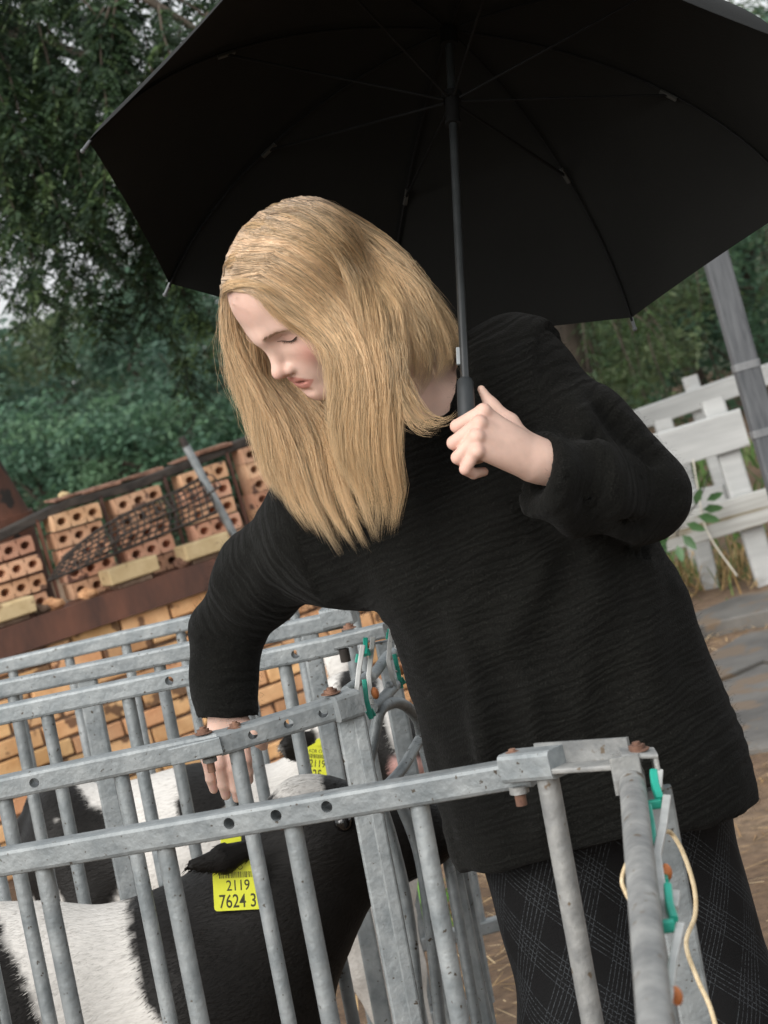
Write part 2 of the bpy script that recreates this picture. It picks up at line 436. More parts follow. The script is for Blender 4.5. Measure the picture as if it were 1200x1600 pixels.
# straw and litter lying on the ground: uncountable
def blades(name, xy, length, width, tilt, mat_, zf=None, lean=0.0, parent=None):
    n = len(xy); a = rng.uniform(0, 2 * np.pi, n); L_ = rng.uniform(*length, n); w = rng.uniform(*width, n)
    tl = rng.uniform(*tilt, n)
    d = np.stack([np.cos(a) * np.cos(tl), np.sin(a) * np.cos(tl), np.sin(tl)], 1)
    s = np.stack([-np.sin(a), np.cos(a), np.zeros(n)], 1)
    z = gz(np.c_[xy, np.zeros(n)]) if zf is None else zf(xy)
    p = np.c_[xy, z + .004 + rng.uniform(0, .012, n)]
    bend = np.array([0, 0, -1.0]) * (L_ * lean)[:, None] if lean else 0
    mid = p + d * (L_ * .55)[:, None]; tip = p + d * L_[:, None] + bend
    V = np.stack([p - s * w[:, None], p + s * w[:, None], mid + s * w[:, None] * .8, mid - s * w[:, None] * .8, tip + s * w[:, None] * .15, tip - s * w[:, None] * .15], 1).reshape(-1, 3)
    i = np.arange(n) * 6
    Q = np.concatenate([np.stack([i, i + 1, i + 2, i + 3], 1), np.stack([i + 3, i + 2, i + 4, i + 5], 1)])
    o = obj(name, V, Q, mat_, parent); return o, n
M['vcol_grass'] = vcol_mat('dry_and_green_blades', rough=.75, spec=.25, trans=.25)
def coloured_blades(name, xy, length, width, tilt, pal, label, cat, lean=0.0):
    o, n = blades(name, xy, length, width, tilt, M['vcol_grass'], lean=lean)
    c = np.array(pal)[rng.integers(0, len(pal), n)] * rng.uniform(.7, 1.2, (n, 1)); colors(o, np.repeat(c, 6, 0))
    tag(o, label, cat, kind='stuff'); return o
n = 26000
xy = np.c_[rng.uniform(-1.2, 4.5, n), rng.uniform(3.2, 9.5, n)]
keep = fbm(np.c_[xy, np.zeros(n)], 1.6, 2) + rng.uniform(-.5, .5, n) > -.05
coloured_blades('straw_litter', xy[keep], (.02, .10), (.0012, .0028), (-.04, .25), [(.42, .27, .12), (.55, .38, .19), (.30, .19, .10), (.62, .47, .28)],
                'scattered straw and wood shavings on the brown dirt', 'straw')
c0 = gp(1130, 900)
n = 2600
t = rng.uniform(-1.2, 1.6, n); xy = np.c_[c0[0] + t, c0[1] + .3 + t * .1 + rng.normal(0, .22, n)]
coloured_blades('dry_grass', xy, (.06, .26), (.002, .005), (.3, 1.3), [(.40, .27, .12), (.52, .37, .18), (.14, .18, .06), (.10, .16, .05), (.33, .22, .10)],
                'dry tangled grass along the foot of the white fence', 'grass', lean=.35)
n = 1600
xy = np.c_[rng.uniform(-.6, 3.5, n), rng.uniform(11, 16, n)]
coloured_blades('green_weeds', xy, (.08, .3), (.006, .016), (.5, 1.4), [(.07, .14, .04), (.10, .19, .05), (.16, .22, .08)],
                'low green weeds growing beyond the white fence', 'weeds', lean=.25)
n = 120
cxy = on_z(640, 1420, 0)[:2]
xy = np.c_[cxy[0] + rng.normal(0, .05, n), cxy[1] + rng.normal(0, .10, n)]
coloured_blades('green_tuft', xy, (.08, .2), (.004, .01), (.6, 1.4), [(.08, .20, .03), (.13, .27, .06)], 'small bright green grass tuft behind the calf pens', 'grass', lean=.25)

# ================================================================== brick wall with steel beam
WA = P(0, 1006, 8.4)
_b = on_z(336, 894, WA[2]); WU = unit(_b - WA); WN = unit(np.cross(WU, [0, 0, 1.0]))
if WN[1] > 0: WN = -WN
WZ = np.array([0, 0, 1.0])
def wp(s, z, n=0.0): return WA + WU * s + WZ * z + WN * n
def wray(px, py, n=0.0):
    r = FW + (px - 600.0) / FPX * RT - (py - 800.0) / FPX * UP
    o = WA + WN * n; t = ((o - CAM) @ WN) / (r @ WN); q = CAM + r * t - o
    return q @ WU, q[2]
wall = empty('brick_wall', wp(.6, -WA[2], -.05), 'orange brick wall capped by a rusty steel beam behind the calf pens', 'wall')
BL, BH, BD = .19, .057, .09
def bevel_box(c, half, ax, bev, jit=0.0):
    mb = MB(); bm = bmesh.new(); bmesh.ops.create_cube(bm, size=2)
    for v in bm.verts: v.co = Vector((v.co.x * half[0], v.co.y * half[1], v.co.z * half[2])) + Vector([random.uniform(-jit, jit) for _ in range(3)])
    bmesh.ops.bevel(bm, geom=list(bm.edges), offset=bev, segments=1, affect='EDGES', profile=.5)
    A = np.asarray(ax)
    v = [np.asarray(c) + A.T @ np.array(q.co) for q in bm.verts]; f = [[q.index for q in p.verts] for p in bm.faces]; bm.free()
    mb.add(v, f); return mb
WAX = np.array([WU, WN, WZ])
brick_me = [bevel_box((0, 0, 0), (BL / 2, BD / 2, BH / 2), WAX, .004, .0022).build('brick', M['brick']) for _ in range(5)]
def place(proto_me, loc, parent, name, rot=None):
    o = bpy.data.objects.new(name, proto_me); col.objects.link(o); o.parent = parent
    o.location = tuple(np.asarray(loc) - origin(parent))
    if rot is not None: o.rotation_euler = rot
    return o
protos = [o.data for o in brick_me]
for o in brick_me: bpy.data.objects.remove(o)
z_top = -.056
nrow = int((WA[2] + z_top) / (BH + .011)) + 1
s0, s1 = -1.25, 1.62
for r in range(nrow):
    z = z_top - BH / 2 - r * (BH + .011)
    s = s0 + (r % 2) * .1
    while s < s1:
        if random.random() < .985:
            place(random.choice(protos), wp(s, z + random.uniform(-.003, .003), -BD / 2 + random.uniform(-.008, .007)), wall, 'brick',
                  (0, random.uniform(-.015, .015), random.uniform(-.02, .02)))
        s += BL + .011
mb = MB(); mb.box(wp((s0 + s1) / 2 - .05, (z_top - WA[2]) / 2 - .03, -.075), ((s1 - s0) / 2 + .03, .058, (WA[2] + z_top) / 2 + .03 - .012), WAX); mb.build('mortar', M['mortar'], wall)
# steel angle beam on top
sm = (s0 + s1) / 2 - .05; hs = (s1 - s0) / 2 + .12
mb = MB(); mb.box(wp(sm, 0, .022), (hs, .006, .051), WAX); mb.box(wp(sm, .045, -.075), (hs, .09, .006), WAX); mb.build('steel_beam', M['rust_beam'], wall)

# perforated bricks: face with three round holes
def holed_brick(mat_):
    v, f = [], []; n = 12
    cw = BL / 3
    for c in range(3):
        cx = -BL / 2 + cw * (c + .5); base = len(v)
        for k in range(n):                      # outer rectangle of the cell
            a = 2 * math.pi * (k + .5) / n; ca, sa = math.cos(a), math.sin(a)
            t = min((cw / 2) / abs(ca) if abs(ca) > 1e-6 else 9, (BH / 2) / abs(sa) if abs(sa) > 1e-6 else 9)
            v.append((cx + ca * t, BD / 2, sa * t))
        for k in range(n):
            a = 2 * math.pi * (k + .5) / n; v.append((cx + .0198 * math.cos(a), BD / 2 - .0005, .0145 * math.sin(a)))
        for k in range(n):
            a = 2 * math.pi * (k + .5) / n; v.append((cx + .0185 * math.cos(a), BD / 2 - .06, .0135 * math.sin(a)))
        for k in range(n):
            k2 = (k + 1) % n
            f.append((base + k, base + k2, base + n + k2, base + n + k)); f.append((base + n + k, base + n + k2, base + 2 * n + k2, base + 2 * n + k))
        f.append(tuple(base + 2 * n + k for k in range(n)))
        # corner triangles
        for (sx, sz) in ((1, 1), (-1, 1), (-1, -1), (1, -1)):
            pass
    b = len(v); x, y, z = BL / 2, BD / 2, BH / 2
    v += [(-x, -y, -z), (x, -y, -z), (x, -y, z), (-x, -y, z), (-x, y, -z), (x, y, -z), (x, y, z), (-x, y, z)]
    f += [(b, b + 3, b + 2, b + 1), (b + 1, b + 2, b + 6, b + 5), (b + 3, b, b + 4, b + 7), (b + 2, b + 3, b + 7, b + 6), (b, b + 1, b + 5, b + 4)]
    v += [(-x, y - .0012, -z), (x, y - .0012, -z), (x, y - .0012, z), (-x, y - .0012, z)]
    w = np.array([WU * q[0] + WN * q[1] + WZ * q[2] for q in v])
    return obj('brick', w, f, mat_)
hb = holed_brick(M['brick_hole']); hme = hb.data; bpy.data.objects.remove(hb)
stack_group = 'stacks of perforated bricks on the wall'
# columns read from the photograph: left end and top of each stack
cols5 = [(-26, 857, 5, 'left of the wire basket'), (78, 806, 5, ''), (178, 779, 5, ''), (280, 741, 5, ''), (376, 702, 5, ''), (476, 668, 5, '')]
lab5 = ['stack of perforated bricks beside the rusty metal flue', 'stack of perforated bricks behind the left end of the wire basket',
        'stack of perforated bricks behind the middle of the wire basket', 'stack of perforated bricks with the grey pipe leaning across it',
        'stack of perforated bricks partly behind the long blond hair', 'stack of perforated bricks hidden behind the head of the person']
NB = -.09
col_s = []
for ci, (px, py, nr, _) in enumerate(cols5):
    s, z = wray(px, py, NB)
    col_s.append((s, z))
    nr = int(round((z - .055) / (BH + .004)))
    st = empty('brick_stack', wp(s + BL / 2, .052, NB - .045), lab5[ci], 'bricks', stack_group)
    zz = .052
    hstep = (z - .052) / nr
    for r in range(nr):
        place(hme, wp(s + BL / 2 + random.uniform(-.006, .006), zz + hstep / 2, NB - .045 + random.uniform(-.008, .008)), st, 'brick', (0, random.uniform(-.02, .02), random.uniform(-.03, .03)))
        zz += hstep
for ci in range(len(cols5) - 1):       # rusty flat irons between the stacks
    s = (col_s[ci][0] + BL + col_s[ci + 1][0]) / 2; z = (col_s[ci][1] + col_s[ci + 1][1]) / 2
    mb = MB(); mb.bar(wp(s, .053, NB - .03), wp(s + random.uniform(-.006, .006), z + .02, NB - .03), .012, .010, up=WN); mb.build('spacer_bar', M['rust_beam'], wall)
# charred timber lying along the top of the stacks
pts = [wp(col_s[0][0] - .5, col_s[0][1] - .012, NB - .06)] + [wp(s + BL / 2, z + .022 + random.uniform(-.002, .004), NB - .06) for s, z in col_s] + [wp(col_s[-1][0] + .5, col_s[-1][1] + .05, NB - .06)]
mb = MB()
for a, b in zip(pts[:-1], pts[1:]): mb.bar(a, b, .07, .034, bev=.006)
tag(mb.build('charred_timber', M['char']), 'long charred black timber lying along the top of the brick stacks', 'timber')
for k in range(9):
    s, z = col_s[random.randint(1, 3)]
    sd, nd = s + random.uniform(-.03, .22), NB - .06 - random.uniform(-.03, .05)
    zz = np.interp(sd, [c[0] + BL / 2 for c in col_s], [c[1] for c in col_s]) + .046
    mb = bevel_box(wp(sd, zz, nd), (random.uniform(.03, .09), random.uniform(.02, .05), random.uniform(.004, .009)), WAX, .003, .004)
    tag(mb.build('rust_flake', M['rust']), 'thin rusty flake of scrap lying on the charred timber', 'scrap', 'rusty flakes on the timber')
# cream bricks lying on the beam
lab = ['cream brick on the rusty beam below the perforated stacks at the flue', 'cream brick on the rusty beam under the wire basket', 'cream brick on the rusty beam touching the grey pipe']
for (px, py, l), lb in zip([(2, 958, .25), (207, 898, .20), (321, 858, .19)], lab):
    s, z = wray(px, py, .0); s = s
    mb = bevel_box(wp(s, .0515 + .029 + .02, -.02), (l / 2, .045, .029), WAX, .005, .003)
    o = mb.build('cream_brick', M['brick_cream']); tag(o, lb, 'brick')
    o2 = None
    mb = bevel_box(wp(s, .0515 + .0095, -.03), (l / 2 - .03, .04, .0095), WAX, .003, .001); tag(mb.build('mortar_lump', M['mortar']), 'flat lump of old mortar under the ' + lb.replace('rusty beam', 'beam').replace(' below the perforated stacks', ''), 'mortar')
# small rubble on the ledge
for (px, py, r, m_) in [(305, 830, .03, 'brick_cream'), (66, 956, .028, 'mortar'), (84, 945, .034, 'brick'), (125, 784, .018, 'brick_cream'), (140, 935, .03, 'brick'), (283, 870, .03, 'rust')]:
    s, z = wray(px, py, -.03)
    zb = .0515
    if py < 800: zb = np.interp(s, [c[0] + BL / 2 for c in col_s], [c[1] for c in col_s]) + .045
    mb = MB(); mb.ball(wp(s, zb + r * .55, -.03 if py > 800 else NB - .06), (r * 1.2, r, r * .65), 8, 5)
    mb.v = [tuple(np.array(q) + np.random.default_rng(i).normal(0, r * .10, 3)) for i, q in enumerate(mb.v)]; mb.sm = [False] * len(mb.f)
    tag(mb.build('rubble', M[m_]), {'brick_cream': 'pale stone chip resting on the brick stacks', 'mortar': 'grey mortar crumb on the rusty beam', 'brick': 'broken orange brick piece on the rusty beam', 'rust': 'rusty lump on the beam beside a cream brick'}[m_], 'rubble', 'loose rubble on the wall')
# wire basket leaning on the stacks
A_ = wp(*wray(75, 908, .05), .05); B_ = wp(*wray(338, 800, .05), .05); C_ = wp(*wray(318, 735, -.04), -.04); D_ = wp(*wray(100, 870, -.02), -.02)
_lift = wp(0, .0515, 0)[2] + .004 - min(A_[2], B_[2])
mb = MB(); nu, nv = 24, 6
def bq(u, v):
    p = (1 - v) * ((1 - u) * A_ + u * B_) + v * ((1 - u) * D_ + u * C_)
    return p + WN * (.035 * math.sin(math.pi * u) * math.sin(math.pi * v)) + WZ * (.018 * math.sin(5 * u) * v)
for j in range(nv + 1): mb.tube([bq(i / 20, j / nv) for i in range(21)], .0036 if 0 < j < nv else .006, 5)
for i in range(nu + 1): mb.tube([bq(i / nu, j / 6) for j in range(7)], .0032, 5)
mb.tube([bq(i / 20, 1) + WN * .10 - WZ * .05 for i in range(21)], .004, 5)
for i in range(0, nu + 1, 2): mb.tube([bq(i / nu, 1), bq(i / nu, 1) + WN * .06 - WZ * .005, bq(i / nu, 1) + WN * .10 - WZ * .05], .0024, 5)
bk = empty('wire_basket', A_, 'crumpled black wire basket leaning against the perforated bricks', 'basket'); mb.build('wire_mesh', M['wire'], bk)
# grey pipe
pa = wp(*wray(283, 683, -.02), -.02); pb = wp(*wray(380, 862, .015), .015)
pb = pb + (pb - pa) * ((WA[2] + .055 - pb[2]) / (pb[2] - pa[2])) if pb[2] > WA[2] + .055 else pb
pp = empty('leaning_pipe', pb, 'straight grey metal pipe leaning upright against the brick stacks', 'pipe')
mb = MB(); mb.tube([pa + (pb - pa) * .08, pb], .0155, 14); mb.build('tube', M['galv'], pp)
mb = MB(); mb.tube([pa, pa + (pb - pa) * .085], .0135, 14); mb.build('end_sleeve', M['wire'], pp)
# rusty tapered flue at the wall's left end
fb = P(-42, 830, 8.9); fb0 = np.array([fb[0], fb[1], 0.0])
fl = empty('rusty_flue', fb0, 'rust brown tapered sheet metal flue standing behind the end of the wall', 'flue')
M['flue'] = mat('rusted_sheet', (.045, .022, .016), (.15, .06, .035), scale=5, rough=.75, bump=.4, bscale=30, specks=((.02, .015, .012), 9, .6))
mb = MB(); mb.tube([fb0, fb0 + [0, 0, fb[2]], fb0 + [-.10, 0, fb[2] + .9]], [.23, .22, .10], 28); mb.build('flue_body', M['flue'], fl)
mb = MB(); mb.tube([fb0 + [0, 0, fb[2] - .02], fb0 + [0, 0, fb[2] + .02]], .232, 28); mb.build('band', M['flue'], fl)

# ================================================================== white fence, grey post
def P2(px, py, d): return P(px, py, d)
FD = 10.4
def board(name, a, b, w, t, m_, parent, up=None, bev=.006):
    mb = MB(); mb.bar(a, b, t, w, up=up if up is not None else (0, 0, 1), bev=bev); return mb.build(name, m_, parent)
pb = P(1192, 885, FD); 
fence = empty('white_fence', (pb[0], pb[1], 0), 'white wooden fence end with one wide top rail and a peeling lower board', 'fence')
def fpost(parent, top, bot, w, m_='white_paint', t=.07):
    top = np.array(top); bot = np.array(bot); d = bot - top; bot = top + d * ((top[2] + .05) / (top[2] - bot[2]))
    mb = MB(); mb.bar(bot, top, w, t, up=(0, 1, 0), bev=.012); return mb.build('post', M[m_], parent)
fpost(fence, P(1112, 624, FD + .06), P(1192, 885, FD + .06), .10)
board('top_rail', P(1000, 716, FD), P(1163, 667, FD), .165, .035, M['white_paint'], fence)
board('lower_rail', P(985, 852, FD - .02), P(1215, 785, FD - .02), .145, .04, M['white_worn'], fence)
board('middle_rail', P(1030, 790, FD + .5), P(1135, 770, FD + .12), .08, .03, M['white_paint'], fence)
fpost(fence, P(1060, 705, FD + .35), P(1100, 870, FD + .35), .075)
fpost(fence, P(1035, 655, FD + .9), P(1085, 845, FD + .9), .085)
f2d = 13.2
pb = P(1150, 760, f2d)
fence2 = empty('white_fence', (pb[0], pb[1], 0), 'far white fence with one thin rail beyond the peeling fence end', 'fence')
board('top_rail', P(900, 690, f2d), P(1420, 508, f2d), .115, .035, M['white_paint'], fence2)
fpost(fence2, P(1077, 588, f2d + .06), P(1125, 745, f2d + .06), .085)
fpost(fence2, P(1360, 500, f2d + .06), P(1410, 665, f2d + .06), .085)
fpost(fence2, P(940, 640, f2d + .06), P(990, 800, f2d + .06), .085)
# cord hanging on the fence
def cable(pts, r, n=8, sub=8):
    pts = [np.asarray(p, float) for p in pts]; out = []
    for i in range(len(pts) - 1):
        p0, p1, p2, p3 = pts[max(i - 1, 0)], pts[i], pts[i + 1], pts[min(i + 2, len(pts) - 1)]
        for k in range(sub):
            t = k / sub; out.append(.5 * ((2 * p1) + (p2 - p0) * t + (2 * p0 - 5 * p1 + 4 * p2 - p3) * t * t + (3 * p1 - p0 - 3 * p2 + p3) * t**3))
    out.append(pts[-1]); mb = MB(); mb.tube(out, r, n); return mb
M['cord'] = mat('pale_cord', (.45, .42, .36), (.62, .58, .50), scale=60, rough=.85)
tag(cable([P(1083, 718, FD - .03), P(1090, 760, FD - .05), P(1105, 830, FD - .06), P(1152, 900, FD - .1)], .0035).build('cord', M['cord']), 'pale cord hanging from the white fence top rail to the grass', 'cord')
# leafy twig growing up through the fence
wd = empty('weed', (*on_z(1062, 870, 0)[:2], 0), 'small dark green leafy twig growing against the peeling lower fence board', 'plant')
st_ = [on_z(1062, 870, 0), P(1058, 835, 10.3), P(1072, 808, 10.28), P(1094, 778, 10.28), P(1108, 735, 10.3)]
cable(st_, .003, 6).build('stem', M['char'], wd)
M['weed_leaf'] = mat('weed_leaf', (.035, .085, .03), (.06, .13, .045), scale=20, rough=.5, vary=.2)
for (x, y, a, l) in [(1050, 822, 200, .10), (1046, 838, 230, .09), (1066, 836, 300, .09), (1056, 812, 160, .09), (1072, 818, 330, .09), (1076, 800, 120, .08), (1090, 806, 340, .10), (1086, 788, 80, .08), (1098, 796, 10, .09), (1104, 782, 40, .08), (1042, 850, 250, .09), (1058, 852, 280, .08)]:
    c = P(x, y, 10.26); d = math.cos(math.radians(a)) * RT - math.sin(math.radians(a)) * -UP * .6 - FW * .25; d = unit(d); s_ = unit(np.cross(d, FW + .5 * UP)) * l * .24; nn_ = unit(np.cross(d, s_)) * l * .06
    obj('leaf', [c, c + d * l * .35 + s_, c + d * l * .75 + s_ * .7, c + d * l, c + d * l * .75 - s_ * .7, c + d * l * .35 - s_, c + d * l * .5 - nn_], [(0, 1, 6), (1, 2, 6), (2, 3, 6), (3, 4, 6), (4, 5, 6), (5, 0, 6)], M['weed_leaf'], wd, smooth=True)
# grey post
pt = P(1098, 330, 7.6); pm = P(1190, 660, 7.6); dirp = unit(pm - pt); pbm = pt + dirp * ((pt[2] + .05) / -dirp[2])
gpst = empty('grey_post', (pbm[0], pbm[1], 0), 'tall weathered grey square post in front of the white fence', 'post')
mb = MB(); mb.bar(pbm, pt - dirp * .3, .078, .078, up=(0, 1, 0), bev=.008); mb.build('post', M['post_grey'], gpst)
M['tape'] = mat('worn_strap', (.12, .125, .13), (.20, .205, .21), scale=30, rough=.6)
for k, (x, y) in enumerate([(1153, 575), (1176, 680)]):
    c = P(x, y, 7.6); c = pt + dirp * ((c - pt) @ dirp)
    mb = MB(); mb.bar(c - dirp * .012, c + dirp * .012, .084, .084, up=(0, 1, 0), bev=.008); o = mb.build('strap', M['tape'], gpst)

# ================================================================== trees
M['leaf'] = vcol_mat('leaf_green', rough=.55, spec=.35, trans=.35)
M['bark'] = mat('bark', (.03, .024, .018), (.09, .07, .052), scale=14, rough=.9, bump=.8, bscale=40, stretch=(1, 1, .3))
def leaf_quads(c, size, aspect=.45, up_bias=.4):
    n = len(c); d = rng.normal(0, 1, (n, 3)); d[:, 2] = d[:, 2] * .5 - .25; d /= np.linalg.norm(d, axis=1, keepdims=True)
    nn = rng.normal(0, 1, (n, 3)); nn[:, 2] += up_bias * 2; s = np.cross(d, nn); s /= np.linalg.norm(s, axis=1, keepdims=True) + 1e-9
    L_ = (rng.uniform(.6, 1.3, n) * size)[:, None]
    V = np.stack([c, c + d * L_ * .5 + s * L_ * aspect * .5, c + d * L_, c + d * L_ * .5 - s * L_ * aspect * .5], 1).reshape(-1, 3)
    i = np.arange(n) * 4
    return V, np.stack([i, i + 1, i + 2, i + 3], 1)
def leafy_tree(base, h, rx, rz, nleaf, size, pal, label, group, trunk_r=.07, name='leafy_tree', zc=None, clumps=60, lo=None, aspect=.5):
    base = np.asarray(base, float); t = empty(name, base, label, 'tree', group)
    zc = h - rz if zc is None else zc
    cc = base + [0, 0, zc]
    mb = MB(); top = base + [rng.uniform(-.2, .2), rng.uniform(-.2, .2), h * .8]
    mb.tube([base - [0, 0, .1], base + [rng.uniform(-.06, .06), 0, h * .3], base + (top - base) * .65, top], [trunk_r * 1.3, trunk_r, trunk_r * .6, trunk_r * .2], 9)
    # clump centres: uneven
    u = rng.normal(0, 1, (clumps, 3)); u /= np.linalg.norm(u, axis=1, keepdims=True)
    rad = rng.uniform(.45, 1.05, clumps)[:, None]
    cl = cc + u * rad * np.array([rx, rx, rz])
    if lo is not None: cl = cl[cl[:, 2] > base[2] + lo]
    for k in range(0, len(cl), 4):
        mb.tube([base + (top - base) * rng.uniform(.2, .85), (cl[k] + cc) / 2 + rng.normal(0, .08, 3), cl[k]], [trunk_r * .35, trunk_r * .2, trunk_r * .07], 6)
    mb.build('trunk', M['bark'], t)
    w = rng.uniform(.5, 1.5, len(cl)); ci = rng.choice(len(cl), nleaf, p=w / w.sum())
    cr = (rng.uniform(.16, .34, len(cl)) * min(rx, rz * 1.2))[ci][:, None]
    d = rng.normal(0, 1, (nleaf, 3)); d /= np.linalg.norm(d, axis=1, keepdims=True)
    pos = cl[ci] + d * cr * np.array([1.1, 1.1, .75]) * (rng.uniform(0, 1, (nleaf, 1)) ** .45)
    V, Q = leaf_quads(pos, size, aspect)
    o = obj('crown', V, Q, M['leaf'], t)
    base_c = np.array(pal)[rng.integers(0, len(pal), len(cl))][ci] * rng.uniform(.75, 1.25, (nleaf, 1))
    colors(o, np.repeat(base_c, 4, 0)); return t
teal = [(.052, .100, .072), (.070, .128, .088), (.090, .160, .108), (.060, .110, .070)]
lime = [(.080, .160, .092), (.110, .200, .112), (.068, .138, .088)]
olive = [(.085, .120, .055), (.108, .145, .068), (.068, .105, .055)]
def at_ground(px, d, z=-.05):
    q = P(px, 700, d); return np.array([q[0], q[1], z])
gb = 'trees and bushes beyond the brick wall'
spec = [(-120, 24, 2.1, 1.0, teal), (60, 22, 1.55, .85, lime), (215, 21, 1.45, .8, lime), (330, 23, 1.75, .9, teal), (450, 22, 1.6, .9, lime),
        (-60, 33, 3.1, 1.6, teal), (110, 36, 3.0, 1.6, olive), (250, 31, 2.75, 1.3, teal), (390, 34, 3.3, 1.5, lime), (560, 30, 3.2, 1.6, teal), (-260, 36, 3.8, 2.0, olive), (760, 34, 4.2, 2.1, teal)]
labs = ['low dark bush beyond the rusty flue', 'rounded bright green bush just above the perforated bricks beside the flue', 'pale feathery green bush above the wire basket', 'dark green bush behind the leaning grey pipe',
        'light green bush beside the far curtain of blond hair', 'tall dark tree behind the low bush at the flue', 'olive green tree on the wood edge below the hanging branches', 'dark green tree on the wood edge under the umbrella edge',
        'bright green tree on the wood edge behind the blond hair', 'dark tree hidden behind the umbrella canopy', 'broad olive tree beyond the flue at the wood edge', 'broad dark tree behind the umbrella and the person']
for (px, d, h, r, pal), lb in zip(spec, labs):
    leafy_tree(at_ground(px, d), h, r, h * .5, int(9000 * (1.2 if d > 28 else 1)), .075 if d < 28 else .10, pal, lb, gb, clumps=90 if d < 28 else 120, lo=.05)
gr = 'trees beyond the white fence'
spec = [(920, 17, 2.9, 1.0, olive), (1010, 21, 3.2, 1.3, teal), (1120, 19, 2.6, 1.0, lime), (1230, 22, 3.6, 1.4, teal), (1060, 27, 4.2, 1.9, teal), (1330, 26, 4.6, 2.0, olive), (860, 25, 4.0, 1.7, teal), (1460, 20, 3.4, 1.5, lime)]
labs = ['olive green feathery tree between the black sleeve and the fence', 'dark green tree above the end of the far fence rail', 'bright green feathery tree beside the grey post', 'deep green tree behind the grey post', 'tall dark tree under the umbrella edge beyond the fence',
        'tall olive tree far beyond the grey post', 'tall dark tree behind the umbrella beyond the fence', 'light green tree past the far end of the fence']
for (px, d, h, r, pal), lb in zip(spec, labs):
    leafy_tree(at_ground(px, d), h, r, h * .52, 11000, .085, pal, lb, gr, clumps=130, lo=.05, aspect=.35)
# wooded slope far behind, one mass
n = 26000
hx = rng.uniform(-40, 40, n); hy = rng.uniform(48, 62, n)
ridge = 3.0 + 1.0 * np.array(vnoise(np.c_[hx, np.zeros(n), np.zeros(n)], .35)) + .6 * vnoise(np.c_[hx, np.ones(n), np.zeros(n)], 1.1) + np.clip(hx * .16, -1.6, 6)
hz = ridge * rng.uniform(0, 1, n) ** .7
V, Q = leaf_quads(np.c_[hx, hy - (hz * .4), hz], .40, .6)
o = obj('far_wood', V, Q, M['leaf']); colors(o, np.repeat(np.array(teal)[rng.integers(0, 4, n)] * rng.uniform(.8, 1.3, (n, 1)), 4, 0)); tag(o, 'distant green wood seen as one mass behind the bushes', 'wood', kind='stuff')

# drooping conifer hanging into view: limbs, hanging branchlets, needle sprays
def conifer(name, base, top, limbs, starts, label, pal, nspray, llen, leaf=(.018, .034), group=None, length=(.5, 1.5), density=26):
    t = empty(name, base, label, 'tree', group)
    mb = MB(); mb.tube([base - np.array([0, 0, .1]), base + (top - base) * .5 + [.05, 0, 0], top], [.2, .15, .07], 14); 
    for L_ in limbs: mb.tube(cable(L_, .01).v and [np.asarray(p) for p in L_], [.05 - .04 * i / (len(L_) - 1) for i in range(len(L_))], 9)
    C, D, S = [], [], []
    for k, st in enumerate(starts):
        st = np.asarray(st); ln = rng.uniform(*length); m = 14
        az = rng.uniform(0, 2 * np.pi); out = np.array([math.cos(az), math.sin(az), 0]) * rng.uniform(.1, .45)
        pts = []; p = st.copy(); d = unit(out + [0, 0, -.25])
        for j in range(m):
            pts.append(p.copy()); d = unit(d + np.array([0, 0, -.22]) + rng.normal(0, .12, 3)); p = p + d * ln / m
        mb.tube(pts, [.0065 - .0055 * j / (m - 1) for j in range(m)], 5, cap=False)
        pts = np.array(pts)
        for j in range(int(ln * density)):
            u = rng.uniform(.03, 1) * (m - 1); i = min(int(u), m - 2); q = pts[i] + (pts[i + 1] - pts[i]) * (u - i)
            az = rng.uniform(0, 2 * np.pi); d0 = unit(np.array([math.cos(az), math.sin(az), rng.uniform(-.9, .1)])); tl = rng.uniform(.05, .17)
            nl = int(tl / llen)
            tt = np.linspace(.05, 1, nl)[:, None]
            cpos = q + d0 * tt * tl + np.array([0, 0, -1.0]) * (tt ** 2) * tl * .55
            sd = unit(np.cross(d0, [0, 0, 1.0]) + rng.normal(0, .25, 3))
            sg = np.where(np.arange(nl) % 2 == 0, 1, -1)[:, None]
            dd = sd * sg * .75 + d0 * .45 + np.array([0, 0, -.35]); dd /= np.linalg.norm(dd, axis=1, keepdims=True)
            C.append(cpos); D.append(dd * rng.uniform(*leaf, (nl, 1)) * (1.15 - .6 * tt)); S.append(np.repeat(np.array([np.array(pal)[rng.integers(0, len(pal))] * rng.uniform(.7, 1.3)]), nl, 0))
    mb.build('trunk', M['bark'], t)
    C = np.concatenate(C); D = np.concatenate(D); S = np.concatenate(S); n = len(C)
    nn = rng.normal(0, 1, (n, 3)); nn[:, 2] += 1.2; s = np.cross(D, nn); s = s / (np.linalg.norm(s, axis=1, keepdims=True) + 1e-9) * (np.linalg.norm(D, axis=1, keepdims=True) * .19)
    V = np.stack([C - s * .5, C + D * .5 - s, C + D, C + D * .5 + s], 1).reshape(-1, 3); i = np.arange(n) * 4
    o = obj('crown', V, np.stack([i, i + 1, i + 2, i + 3], 1), M['leaf'], t); colors(o, np.repeat(S, 4, 0)); return n
dk = [(.024, .046, .024), (.034, .064, .029), (.046, .084, .036), (.028, .05, .029), (.07, .11, .04)]
tb = at_ground(-520, 10.2, 0.0)
ttop = tb + [.1, 0, 5.5]
